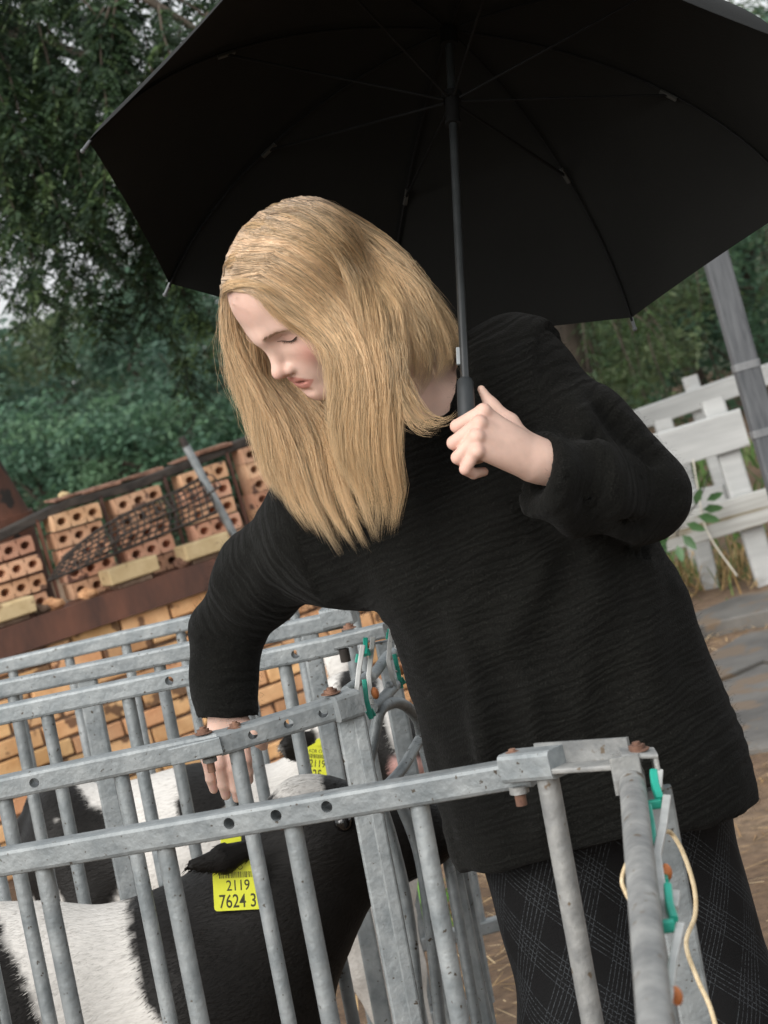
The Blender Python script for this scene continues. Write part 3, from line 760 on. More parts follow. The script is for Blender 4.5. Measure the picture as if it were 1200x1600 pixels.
limbs = [[tb + [0, 0, 2.9], P(-150, -20, 10.1), P(0, 52, 10.0), P(110, 82, 9.9), P(240, 128, 9.8), P(340, 200, 9.7)],
         [tb + [0, 0, 3.3], P(-100, -190, 10.4), P(120, -150, 10.6), P(330, -90, 10.8), P(470, 0, 11)],
         [tb + [0, 0, 2.5], P(-200, 190, 9.8), P(-60, 230, 9.6), P(60, 260, 9.5)],
         [tb + [0, 0, 3.0], P(-180, -60, 9.6), P(20, -60, 9.3), P(200, -20, 9.2), P(330, 60, 9.2)]]
starts = []
for L_ in limbs:
    L_ = [np.asarray(p) for p in L_]
    for k in range(40 if L_[1][2] < 99 and not np.allclose(L_[1], P(-200, 190, 9.8)) else 5):
        u = rng.uniform(.8 if k > 7 else .2, len(L_) - 1); i = min(int(u), len(L_) - 2); starts.append(L_[i] + (L_[i + 1] - L_[i]) * (u - i) + rng.normal(0, .10, 3))
nl = conifer('drooping_conifer', tb, ttop, limbs, starts, 'dark drooping conifer with feathery hanging branches against the white sky', dk, 0, .0065, leaf=(.022, .046), length=(.45, 1.6), density=92)
# a lighter conifer hangs behind the sleeve on the right
tb = at_ground(905, 14.5, 0.0)
limbs = [[tb + [0, 0, 2.3], P(900, 330, 14.3), P(1000, 350, 14.2), P(1130, 330, 14.2)], [tb + [0, 0, 1.9], P(930, 430, 14.2), P(1010, 440, 14)], [tb + [0, 0, 2.4], P(1000, 250, 14.6), P(1200, 230, 14.8), P(1330, 210, 15)]]
starts = []
for L_ in limbs:
    L_ = [np.asarray(p) for p in L_]
    for k in range(16):
        u = rng.uniform(.3, len(L_) - 1); i = min(int(u), len(L_) - 2); starts.append(L_[i] + (L_[i + 1] - L_[i]) * (u - i) + rng.normal(0, .12, 3))
conifer('drooping_conifer', tb, tb + [0, 0, 4.0], limbs, starts, 'lighter drooping conifer hanging behind the black sleeve beyond the fence', [(.05, .085, .03), (.07, .115, .04), (.06, .10, .045)], 0, .009, leaf=(.025, .045), length=(.4, 1.1), density=24)
# ================================================================== galvanised calf pens
LEAN = math.radians(10.6)
BDIR = unit((math.sin(LEAN) * RT - math.cos(LEAN) * UP) * math.cos(PITCH) + FW * math.sin(PITCH))   # the panels lean a little
def down_to(p, z, d=BDIR): return p + d * ((p[2] - z) / -d[2])
def cut_holes(o, centres, r, axis):
    bm = bmesh.new(); a = unit(axis)
    for c in centres:
        mb = MB(); mb.tube([c - a * .08, c + a * .08], r, 16)
        vs = [bm.verts.new(q) for q in np.asarray(mb.v) - origin(o.parent)]
        for f in mb.f:
            try: bm.faces.new([vs[i] for i in f])
            except ValueError: pass
    bmesh.ops.remove_doubles(bm, verts=bm.verts, dist=1e-5); bmesh.ops.recalc_face_normals(bm, faces=bm.faces)
    me = bpy.data.meshes.new('cut'); bm.to_mesh(me); bm.free()
    c = bpy.data.objects.new('cut', me); col.objects.link(c); c.parent = o.parent
    md = o.modifiers.new('b', 'BOOLEAN'); md.operation = 'DIFFERENCE'; md.object = c; md.solver = 'EXACT'
    bpy.context.view_layer.update(); dg = bpy.context.evaluated_depsgraph_get()
    nm = bpy.data.meshes.new_from_object(o.evaluated_get(dg)); o.modifiers.clear(); o.data = nm
    bpy.data.objects.remove(c); bpy.data.meshes.remove(me)
def bolt(parent, p, up, r=.008, mat_='rust', name='bolt', h=.012, nut=True):
    up = unit(up); mb = MB(); mb.tube([p, p + up * .0015], r * 1.25, 12); mb.tube([p + up * .0015, p + up * h * .5], r * .85, 6); mb.tube([p + up * h * .5, p + up * h * .75], r * .42, 8); return mb.build(name, M[mat_], parent)
def panel(label, rails, bars, post=None, wbar=.0105, rw=.030, bot=.10, holes=(), mat_='galv', post_w=.034, group='galvanised calf pen panels', ndiv=None):
    """rails: list of (p0, p1); bars: list of points on the underside line"""
    a = rails[0][0]; base = down_to(np.asarray(rails[0][1]), 0.0)
    t = empty('pen_panel', base, label, 'pen panel', group)
    out = []
    for i, (p, q) in enumerate(rails):
        mb = MB(); mb.bar(p, q, rw, rw, up=-BDIR, bev=.005); o = mb.build('top_rail', M[mat_], t); out.append(o)
    for p in bars:
        lo = down_to(p, bot)
        mb = MB(); mb.tube([p - BDIR * .001, p + (lo - p) * .5, lo], wbar, 14, cap=False); mb.build('bar', M[mat_], t)
    lo0 = down_to(np.asarray(rails[0][0]), bot); lo1 = down_to(np.asarray(rails[-1][1]), bot)
    mb = MB(); mb.bar(lo0, lo1, rw, rw, up=-BDIR, bev=.004); mb.build('bottom_rail', M[mat_], t)
    if post is not None:
        for (pp, w1, w2) in post:
            pp = np.asarray(pp); lo = down_to(pp, -.02)
            mb = MB(); mb.bar(pp, lo, w1, w2, up=FW, bev=.004); mb.build('post', M[mat_], t)
    return t, out
def rail_pt(rails, x, depth_off=0.0):
    """point on a rail at photo column x"""
    for p, q in rails:
        u = np.linspace(0, 1, 200)[:, None]; pts = p + (q - p) * u; pr = proj(pts)
        if pr[0, 0] <= x <= pr[-1, 0]: return pts[np.argmin(np.abs(pr[:, 0] - x))]
    return rails[-1][1]
# --- panel A, nearest
rA = [(P(-70, 1359, 2.80), P(832, 1204, 2.55))]
tA, oA = panel('nearest galvanised pen panel with three bolt holes in its top rail', rA, [rail_pt(rA, x) + BDIR * .012 for x in (-60, 62, 257, 454, 652)], mat_='galv', rw=.0305)
sideA = np.cross(unit(rA[0][1] - rA[0][0]), BDIR)
cut_holes(oA[0], [rail_pt(rA, x) - BDIR * .002 for x in (366, 442, 517)], .0066, sideA)
# bracket sleeve and corner
ka, kb = P(797, 1203, 2.545), P(990, 1192, 2.44)
dk_ = unit(kb - ka); upA = -BDIR
mb = MB(); mb.bar(ka + upA * .004, ka + (kb - ka) * .42 + upA * .006, .036, .031, up=upA, bev=.005); mb.build('bracket_sleeve', M['galv'], tA)
mb = MB(); mb.bar(ka + (kb - ka) * .25 - upA * .001, kb, .034, .006, up=upA, bev=.002); mb.bar(ka + (kb - ka) * .25 + upA * .012 + FW * .017, kb + upA * .012 + FW * .017, .004, .026, up=upA); mb.build('channel_arm', M['galv_dirty'], tA)
cnr = P(1000, 1196, 2.435)
mb = MB(); mb.bar(cnr - RT * .018 + upA * .013, cnr + RT * .018 + upA * .013, .040, .005, up=upA, bev=.002)
mb.bar(cnr - RT * .016 - FW * .019 + upA * .012, cnr - RT * .016 - FW * .019 - upA * .026, .006, .03, up=RT, bev=.002)
mb.bar(cnr + RT * .016 + upA * .012, cnr + RT * .016 - upA * .022, .038, .005, up=RT, bev=.002)
mb.bar(cnr - RT * .012 + FW * .018 + upA * .012, cnr - RT * .012 + FW * .018 - upA * .03, .03, .005, up=FW, bev=.002); mb.build('corner_bracket', M['galv_dirty'], tA)
bolt(tA, cnr + upA * .0155, upA, .010); bolt(tA, P(802, 1183, 2.535), upA, .009)
mb = MB(); q = P(810, 1228, 2.545); mb.tube([q, q + BDIR * .008], .0105, 6); mb.build('nut', M['galv_dirty'], tA)
mb = MB(); mb.tube([q + BDIR * .008, q + BDIR * .021], .006, 8); mb.build('bolt_end', M['rust'], tA)
pE = P(857, 1222, 2.515); lo = down_to(pE, 0)
mb = MB(); mb.tube([pE - BDIR * .01, lo], .0118, 14); mb.build('bar', M['galv_dirty'], tA)
bolt(tA, P(440, 1290, 2.66) , -FW, .004, 'rust', 'weld_rust')

# --- panel B
rB = [(P(-70, 1246, 3.28), P(352, 1158, 3.26)), (P(340, 1162, 3.252), P(533, 1103, 3.30))]
tB, oB = panel('second galvanised pen panel whose end post carries the near feeding gate', rB, [rail_pt(rB[:1], x) + BDIR * .012 for x in (-66, 4, 185)] + [rail_pt(rB[1:], 366) + BDIR * .012],
               post=[(P(541, 1098, 3.305), .036, .034)], rw=.0315)
sB = np.cross(unit(rB[0][1] - rB[0][0]), BDIR)
cut_holes(oB[0], [rail_pt(rB, 57)], .0068, sB)
cut_holes(oB[1], [rail_pt(rB[1:], x) for x in (397, 452, 506)], .0064, sB)
mb = MB(); mb.bar(P(520, 1108, 3.285), P(556, 1096, 3.30), .042, .036, up=-BDIR, bev=.005); mb.build('corner_bracket', M['galv'], tB)
mb = MB(); mb.bar(P(266, 1183, 3.24), P(346, 1164, 3.236), .008, .024, up=-BDIR, bev=.002); mb.build('splice_plate', M['galv'], tB)
mb = MB(); mb.bar(P(558, 1105, 3.30), down_to(P(558, 1105, 3.30), -.02), .018, .026, up=FW, bev=.003); mb.build('post_flange', M['galv'], tB)
bolt(tB, P(517, 1084, 3.29), upA, .011); bolt(tB, P(318, 1146, 3.255), upA, .010); bolt(tB, P(368, 1137, 3.255), upA, .009)
q = P(327, 1184, 3.262); mb = MB(); mb.tube([q, q + BDIR * .006], .010, 6); mb.build('nut', M['galv_dirty'], tB)
mb = MB(); mb.tube([q + BDIR * .006, q + BDIR * .02], .0055, 8); mb.build('bolt_end', M['rust'], tB)

# --- panels C, D, E
rC = [(P(-70, 1132, 3.80), P(535, 1005, 3.72))]
tC, oC = panel('third galvanised pen panel, behind the black calf and in front of the sleeve cuff', rC, [rail_pt(rC, x) + BDIR * .012 for x in (-48, 72, 198, 322, 442)],
               post=[(P(601, 1002, 3.70), .030, .030)], rw=.030)
cut_holes(oC[0], [rail_pt(rC, 266), rail_pt(rC, 464)], .0068, np.cross(unit(rC[0][1] - rC[0][0]), BDIR))
mb = MB(); mb.bar(P(525, 1003, 3.715), P(605, 984, 3.69), .036, .022, up=-BDIR, bev=.004); mb.build('bracket_sleeve', M['galv'], tC)
q = P(537, 1014, 3.70); mb = MB(); mb.tube([q, q + BDIR * .02], .008, 6); mb.build('bolt_end', M['char'], tC)
rD = [(P(-70, 1092, 4.12), P(540, 966, 4.06))]
tD, oD = panel('fourth galvanised pen panel with a rusty bolt on its raised end', rD, [rail_pt(rD, x) + BDIR * .012 for x in (-96, 18, 247, 368)],
               post=[(rail_pt(rD, 132) + BDIR * .01, .034, .022), (rail_pt(rD, 482) + BDIR * .01, .030, .024)], rw=.0295)
mb = MB(); mb.bar(P(505, 968, 4.05), P(552, 956, 4.04), .04, .036, up=-BDIR, bev=.006); mb.build('end_cap', M['galv'], tD)
bolt(tD, P(522, 953, 4.05), upA, .012); bolt(tD, P(545, 982, 4.0), upA, .010)
rE = [(P(-70, 1058, 5.15), P(640, 893, 5.05))]
tE, oE = panel('farthest galvanised pen panel against the brick wall', rE, [rail_pt(rE, x) + BDIR * .012 for x in (-70, 18, 105, 193, 281, 369, 457, 545)], rw=.030)
# posts and low panel behind the person, right of the pens
rF = [(P(640, 1480, 5.2), P(900, 1410, 5.2))]
tF = empty('pen_panel', down_to(rF[0][0], 0), 'low galvanised rail crossing the straw between the pen posts and trousers', 'pen panel', 'galvanised calf pen panels')
mb = MB(); mb.bar(*rF[0], .03, .03, up=-BDIR, bev=.004); mb.build('bottom_rail', M['galv'], tF)
q = P(640, 1140, 5.2)
mb = MB(); mb.bar(P(640, 1180, 5.2), P(900, 1110, 5.2), .03, .03, up=-BDIR, bev=.004); mb.build('top_rail', M['galv'], tF)
for x in (660, 752, 850):
    a = rail_pt(rF, x); b = a - BDIR * .385; mb = MB(); mb.tube([b, a], .012, 10); mb.build('bar', M['galv'], tF)
for p_ in (P(650, 1480, 5.2), P(890, 1413, 5.2)):
    mb = MB(); mb.bar(p_, down_to(p_, -.02), .03, .03, up=FW, bev=.003); mb.build('post', M['galv'], tF)

# --- feeding gates: bent tubes, clamp levers, green clips
M['lever'] = mat('grey_lever', (.40, .41, .40), (.56, .565, .55), scale=25, rough=.5, metal=.2, bump=.2, bscale=80)
M['green'] = mat('green_plastic', (.005, .24, .17), (.012, .34, .25), scale=20, rough=.45, spec=.5)
M['orange'] = mat('orange_stub', (.42, .13, .04), (.55, .2, .07), scale=20, rough=.6)
def flat_strip(mb, pts, w, t, up):
    for a, b in zip(pts[:-1], pts[1:]): mb.bar(np.asarray(a), np.asarray(b) + unit(np.asarray(b) - np.asarray(a)) * w * .15, t, w, up=up, bev=min(w, t) * .2)
    return mb
g1 = empty('feeding_gate', down_to(P(600, 1300, 3.5), 0), 'galvanised feeding gate of bent hoops on the second panel', 'gate', 'feeding gates')
dG = 3.5
def G(x, y, d=dG): return P(x, y, d)
gc = [([(545, 1075, 3.36), (560, 1135, 3.37), (574, 1196, 3.38), (612, 1310, 3.40), (640, 1440, 3.41), (660, 1640, 3.42)], .0085),
      ([(566, 1240, 3.42), (573, 1205, 3.42), (583, 1160, 3.43), (592, 1116, 3.44), (604, 1102, 3.46), (622, 1098, 3.49), (640, 1108, 3.53), (654, 1128, 3.56), (662, 1165, 3.58), (690, 1290, 3.58), (745, 1600, 3.58)], .0085),
      ([(580, 1280, 3.41), (600, 1235, 3.43), (628, 1202, 3.47), (656, 1155, 3.52)], .008),
      ([(580, 1058, 3.46), (590, 1046, 3.50), (606, 1025, 3.58), (622, 1018, 3.62)], .008),
      ([(582, 1106, 3.43), (598, 1092, 3.47), (618, 1070, 3.53)], .0085),
      ([(540, 1080, 3.33), (556, 1068, 3.40), (575, 1055, 3.48)], .007),
      ([(646, 1035, 3.66), (660, 1110, 3.67), (705, 1330, 3.68), (752, 1560, 3.69), (770, 1650, 3.69)], .011),
      ([(580, 1275, 3.40), (600, 1380, 3.41), (628, 1500, 3.42), (655, 1640, 3.43)], .0105),
      ([(628, 1260, 3.46), (655, 1335, 3.47), (672, 1450, 3.48), (690, 1620, 3.49)], .0085)]
for pts, r in gc: cable([P(*p) for p in pts], r, 12).build('tube', M['galv'], g1)
for a, b, w in [((690, 1235, 3.62), (768, 1610, 3.63), .018), ((712, 1340, 3.75), (775, 1620, 3.76), .030)]:
    mb = MB(); mb.bar(P(*a), down_to(P(*a), -.02), w, w, up=FW, bev=.003); mb.build('post', M['galv'], g1)
mb = MB(); mb.ball(P(549, 1084, 3.345), .0085, 10, 6); mb.build('bolt', M['galv'], g1)
mb = MB(); mb.ball(P(608, 1071, 3.50), .0065, 10, 6); mb.build('bolt', M['galv'], g1)
def clip_set(label, levers, greens, blocks, orange, w, t, rv=None):
    c = empty('bucket_clip', P(*greens[0][0]), label, 'clip', 'bucket clips on the feeding gates')
    for L_ in levers: mb = MB(); flat_strip(mb, [P(*p) for p in L_], w, t, RT); mb.build('lever', M['lever'], c)
    for L_ in greens: mb = MB(); flat_strip(mb, [P(*p) for p in L_], w * .95, t * 1.5, RT); mb.build('clip_arm', M['green'], c)
    for (a, b, hw) in blocks: mb = MB(); mb.bar(P(*a), P(*b), hw, hw * .8, up=UP, bev=hw * .12); mb.build('clip_block', M['green'], c)
    for p, r in orange: mb = MB(); mb.ball(P(*p), (r * .8, r, r * 1.3), 10, 6); mb.build('stub', M['orange'], c)
    for p in (rv or []): mb = MB(); mb.ball(P(*p), w * .28, 8, 5); mb.build('rivet', M['white_paint'], c)
    return c
clip_set('green bucket clip with grey levers above the bent hoops', [[(567, 1008, 3.36), (561, 1045, 3.355), (557, 1083, 3.35), (561, 1108, 3.35), (567, 1128, 3.35)], [(583, 996, 3.43), (579, 1030, 3.42), (576, 1056, 3.42), (580, 1100, 3.41)]],
         [[(571, 998, 3.40), (571, 1022, 3.39)], [(569, 1062, 3.385), (573, 1095, 3.38), (580, 1122, 3.38)], [(560, 1022, 3.40), (558, 1034, 3.40)]], [((564, 1022, 3.41), (578, 1018, 3.41), .012), ((574, 1118, 3.39), (585, 1112, 3.39), .014)], [((586, 1083, 3.39), .007)], .0072, .006, [(579, 1090, 3.37)])
clip_set('green bucket clip against the black sweater side', [[(613, 972, 3.52), (609, 1005, 3.515), (607, 1032, 3.51), (612, 1055, 3.51), (619, 1076, 3.51)], [(622, 985, 3.58), (620, 1012, 3.58)]],
         [[(613, 962, 3.56), (615, 985, 3.55)], [(616, 1022, 3.54), (622, 1048, 3.54), (627, 1074, 3.54)], [(607, 988, 3.56), (606, 998, 3.56)]], [((606, 988, 3.57), (618, 984, 3.57), .011), ((622, 1068, 3.55), (632, 1062, 3.55), .013)], [((627, 1047, 3.56), .006)], .0068, .006, [(619, 1049, 3.53)])

# --- near gate running towards the viewer from the bracket of the nearest panel
ga = P(988, 1222, 2.42); gb_ = on_z(1030, 1660, ga[2] - .01)
g2 = empty('feeding_gate', down_to(P(1010, 1240, 2.42), 0), 'feeding gate with a speckled round top tube hinged on the bracket corner', 'gate', 'feeding gates')
mb = MB(); gd = unit(gb_ - ga); mb.tube([ga - gd * .03, ga + (gb_ - ga) * .5, gb_], .0135, 18); mb.build('top_tube', M['galv_dirty'], g2)
pc = P(1022, 1232, 2.43); mb = MB(); mb.bar(pc, down_to(pc, -.02), .034, .02, up=FW, bev=.003); mb.build('post', M['galv'], g2)
pc2 = gb_ ; mb = MB(); mb.tube([pc2, down_to(pc2, 0)], .0135, 14); mb.build('bar', M['galv'], g2)
for u in (.25, .5, .75):
    q = ga + (gb_ - ga) * u; mb = MB(); mb.tube([q, down_to(q, .12)], .008, 10); mb.build('bar', M['galv'], g2)
q0, q1 = down_to(ga, .12), down_to(gb_, .12); mb = MB(); mb.bar(q0, q1, .025, .025); mb.build('bottom_rail', M['galv'], g2)
mb = MB(); mb.ball(P(987, 1288, 2.30), .0085, 10, 6); mb.build('bolt', M['galv'], g2)
mb = MB(); flat_strip(mb, [P(999, 1492, 1.86), P(1000, 1545, 1.78), P(1008, 1600, 1.72)], .008, .006, RT); mb.build('strap', M['galv_dirty'], g2)
cl2 = clip_set('green bucket clip nearest the bracket corner on the round tube', [[(1042, 1246, 2.34), (1036, 1290, 2.28), (1026, 1338, 2.18), (1035, 1400, 2.08), (1042, 1440, 2.0)], [(1030, 1205, 2.42), (1028, 1232, 2.40)]],
         [[(1021, 1207, 2.39), (1024, 1228, 2.37), (1031, 1250, 2.35)], [(1012, 1262, 2.33), (1017, 1290, 2.28), (1021, 1325, 2.22)], [(1035, 1360, 2.2), (1038, 1380, 2.15)]], [((1010, 1259, 2.345), (1033, 1255, 2.345), .011)], [((1042, 1362, 2.17), .006)], .0080, .006, [(1041, 1384, 2.1)])
cl3 = clip_set('large green bucket clip lower on the round tube beside the twine', [[(1063, 1446, 1.96), (1052, 1500, 1.88), (1044, 1560, 1.78), (1040, 1640, 1.68)], [(1056, 1395, 2.08), (1053, 1420, 2.04)]],
         [[(1043, 1386, 2.06), (1046, 1415, 2.02), (1053, 1438, 1.98)], [(1028, 1466, 1.92), (1034, 1510, 1.85), (1041, 1562, 1.77)]], [((1023, 1449, 1.95), (1053, 1446, 1.95), .0125)], [((1057, 1556, 1.80), .006)], .0072, .0055)
# twine
M['twine'] = mat('pale_twine', (.50, .38, .22), (.70, .57, .38), scale=90, rough=.9)
cable([P(1006, 1283, 2.27), P(1000, 1300, 2.26), P(985, 1335, 2.24), P(972, 1372, 2.22), P(978, 1395, 2.2), P(994, 1425, 2.16), P(992, 1440, 2.14)], .0021, 7).build('twine', M['twine'])
tw = bpy.context.scene.objects['twine']; tag(tw, 'frayed twine end tied round the speckled tube', 'twine')
o = cable([P(1010, 1310, 2.22), P(1000, 1345, 2.2), P(1006, 1375, 2.19), P(1012, 1355, 2.2), P(1030, 1310, 2.28), P(1046, 1300, 2.36), P(1066, 1330, 2.36), P(1084, 1385, 2.34), P(1086, 1430, 2.32), P(1072, 1475, 2.28), P(1090, 1530, 2.24), P(1110, 1575, 2.2), P(1130, 1650, 2.18)], .0023, 7).build('twine', M['twine'])
tag(o, 'long pale twine looping beside the green clips over the checked trousers', 'twine')
# ================================================================== calves
def axes_from(d, up):
    d = unit(d); s = unit(np.cross(d, up)); u = np.cross(s, d); return np.array([d, s, u])
M['fur'] = vcol_mat('calf_coat', rough=.5, spec=.16, bump=.7, bscale=55, noise=.22, nscale=45, stretch=(1, 5, 4))
M['eye'] = mat('dark_eye', (.006, .005, .005), rough=.08, spec=.8)
M['tag'] = mat('yellow_tag', (.64, .66, .03), (.74, .76, .06), scale=20, rough=.4, spec=.5)
M['ink'] = mat('black_print', (.05, .05, .02), rough=.6)
def fur_shell(name, V, Q, C, flow, n, length, parent, keep=None, lift=.13):
    nv = vnormals(V, Q)
    w = np.linalg.norm(np.cross(V[Q[:, 2]] - V[Q[:, 0]], V[Q[:, 3]] - V[Q[:, 1]]), axis=1)
    if keep is not None: w = w * keep(V[Q].mean(1))
    qi = rng.choice(len(Q), n, p=w / w.sum()); a, b = rng.uniform(0, 1, (2, n))
    wt = np.stack([(1 - a) * (1 - b), a * (1 - b), a * b, (1 - a) * b], 1)
    p = (V[Q[qi]] * wt[..., None]).sum(1); nn = (nv[Q[qi]] * wt[..., None]).sum(1); c = (C[Q[qi]] * wt[..., None]).sum(1)
    fl = flow(p) + rng.normal(0, .12, (n, 3)) + .28 * np.stack([vnoise(p + k * 31, 14) for k in range(3)], 1)
    fl = fl - nn * (fl * nn).sum(1, keepdims=True); fl /= np.linalg.norm(fl, axis=1, keepdims=True) + 1e-9
    L_ = rng.uniform(.6, 1.25, (n, 1)) * length
    d1 = unit_rows(fl + nn * lift * 1.6); d2 = unit_rows(fl + nn * lift * .3)
    s = np.cross(d1, nn); s = unit_rows(s) * .0006
    p = p - nn * .001; m = p + d1 * L_ * .55; t = m + d2 * L_ * .45
    W = np.stack([p - s, p + s, m + s * .75, m - s * .75, t], 1).reshape(-1, 3); i = np.arange(n) * 5
    F = np.concatenate([np.stack([i, i + 1, i + 2, i + 3], 1), np.stack([i + 3, i + 2, i + 4, i + 4], 1)])
    F4 = np.stack([i, i + 1, i + 2, i + 3], 1); F3 = np.stack([i + 3, i + 2, i + 4], 1)
    me_f = [tuple(x) for x in F4] + [tuple(x) for x in F3]
    o = obj(name, W, me_f, M['fur'], parent)
    bw = (c.mean(1, keepdims=True) > .25)
    c = np.where(rng.uniform(0, 1, (n, 1)) < .0, c, c) * rng.uniform(.85, 1.15, (n, 1))
    colors(o, np.repeat(c, 5, 0)); return o
def unit_rows(a): return a / (np.linalg.norm(a, axis=1, keepdims=True) + 1e-9)
BLK, WHT, PNK = np.array([.0075, .0065, .0057]), np.array([.58, .555, .52]), np.array([.62, .36, .32])
def text_mesh(parent, txt, org, ex, ey, nrm, size, sx=1.0, m_=None, align='LEFT', name='lettering', bold=0.0):
    cu = bpy.data.curves.new('t', 'FONT'); cu.body = txt; cu.size = size; cu.align_x = align; cu.offset = bold; cu.resolution_u = 4
    o = bpy.data.objects.new('t', cu); col.objects.link(o); bpy.context.view_layer.update()
    me = bpy.data.meshes.new_from_object(o.evaluated_get(bpy.context.evaluated_depsgraph_get()))
    v = np.zeros(len(me.vertices) * 3); me.vertices.foreach_get('co', v); v = v.reshape(-1, 3)
    f = [tuple(p.vertices) for p in me.polygons]
    bpy.data.objects.remove(o); bpy.data.curves.remove(cu); bpy.data.meshes.remove(me)
    W = org + v[:, :1] * sx * ex + v[:, 1:2] * ey + nrm * .0009
    return obj(name, W, f, m_ or M['ink'], parent)
def ear_tag(c, depth, w_px, tilt, label, n1, n2, yaw=0.0, bend=.0):
    """yellow ear tag, centre at pixel c, printed as in the photograph"""
    s = depth / FPX; ct, st = math.cos(math.radians(tilt)), math.sin(math.radians(tilt)); cy, sy = math.cos(yaw), math.sin(yaw)
    ex = (ct * RT + st * UP) * cy + FW * sy; ey = -st * RT + ct * UP; nr = np.cross(ex, ey)
    if nr @ FW > 0: nr = -nr
    C0 = P(c[0], c[1], depth); w = w_px * s
    t = empty('ear_tag', C0, label, 'ear tag', 'yellow ear tags on the calves')
    out = []                                   # outline: rounded body, shoulders, narrow neck with stud
    def arc(cx, cy_, r, a0, a1, k=5):
        for i in range(k + 1):
            a = math.radians(a0 + (a1 - a0) * i / k); out.append((cx + r * math.cos(a), cy_ + r * math.sin(a)))
    hw, hb = w * .5, w * .5; r = w * .07
    arc(hw - r, -hb + r, r, -90, 0); arc(hw - r * 1.2, w * .28, r * 1.2, 0, 50); arc(w * .16, w * .62, w * .14, 30, 150); arc(-hw + r * 1.2, w * .28, r * 1.2, 130, 180); arc(-hw + r, -hb + r, r, 180, 270)
    n = len(out); th = .0008
    A = [C0 + x * ex + y * ey + nr * th for x, y in out]; B = [C0 + x * ex + y * ey - nr * th for x, y in out]
    obj('plate', A + B, [tuple(range(n)), tuple(range(2 * n - 1, n - 1, -1))] + [(i, n + i, n + (i + 1) % n, (i + 1) % n) for i in range(n)], M['tag'], t)
    mb = MB(); q = C0 + ey * w * .62; mb.tube([q - nr * .012, q + nr * .005], w * .10, 14); mb.build('stud', M['tag'], t)
    text_mesh(t, n1, C0 + ey * -w * .10 + ex * 0, ex, ey, nr, w * .30, .80, align='CENTER', bold=.0002)
    text_mesh(t, n2, C0 - ey * w * .44 - ex * w * .40, ex, ey, nr, w * .38, .72, bold=.0003)
    text_mesh(t, 'KOR', C0 + ey * w * .31 - ex * w * .27, ex, ey, nr, w * .14, .8, bold=.0001)
    mb = MB(); rr = np.random.default_rng(3); x = -.36 * w
    while x < .36 * w:
        bw = rr.choice([.006, .011, .018]) * w
        mb.bar(C0 + ex * x + ey * w * .15 + nr * .0009, C0 + ex * x + ey * w * .27 + nr * .0009, bw, .0004, up=nr); x += bw + rr.choice([.010, .016, .022]) * w
    mb.build('barcode', M['ink'], t)
    mb = MB()
    for k in range(14):
        a, b = 2 * math.pi * k / 14, 2 * math.pi * (k + 1) / 14; cc = C0 + ey * w * .36 + ex * w * .06 + nr * .0009
        mb.bar(cc + w * .045 * (math.cos(a) * ex + math.sin(a) * ey), cc + w * .045 * (math.cos(b) * ex + math.sin(b) * ey), w * .012, .0004, up=nr)
    mb.build('emblem', M['ink'], t)
    return t
def legs(S, hips, k=.03):
    for (p, r, hind) in hips:
        p = np.asarray(p); x, y, z = p; fx = BX * (.05 if hind else 0.0)
        if hind:
            a = p; b = p + BX * .06 + [0, 0, -.22]; c = p - BX * .07 + [0, 0, -(z - .27)]; d = p - BX * .05 + [0, 0, -(z - .09)]; e = p - BX * .02 + [0, 0, -(z - .035)]
            S.chain([a, b, c, d, e], [r * 1.6, r * 1.15, r * .62, r * .5, r * .6], k)
        else:
            a = p; b = p + [0, 0, -(z - .33) * .55]; c = np.array([x, y, .33]) + BX * .01; d = np.array([x, y, .09]); e = np.array([x, y, .035]) + BX * .02
            S.chain([a, b, c, d, e], [r * 1.3, r * .95, r * .72, r * .5, r * .62], k)
BX = unit((RT * math.cos(ROLL) + UP * math.sin(ROLL)) * np.array([1, 1, 0]))          # the way the calves face (along the pens)
def make_calf(name, label, base_pt, parts, box, h, colour, eyes, flow, nf, group='calves in the pens', fur=.0115, keep=None):
    t = empty(name, base_pt, label, 'calf', group)
    S = SDF(box[0], box[1], h); parts(S); V, Q = S.mesh(); V = relax(V, Q, 1, .4)
    V = V + vnormals(V, Q) * (.004 * fbm(V, 9, 2))[:, None]
    C = colour(V); o = obj('body', V, Q, M['fur'], t, smooth=True); colors(o, C)
    f = fur_shell('coat', V, Q, C, flow, nf, fur, t, keep); f['kind'] = 'stuff'
    for e, r in eyes: mb = MB(); mb.ball(e, r, 14, 8); mb.build('eye', M['eye'], t)
    return t, V, Q
def sstep(a, b, x): t = np.clip((x - a) / (b - a), 0, 1); return t * t * (3 - 2 * t)
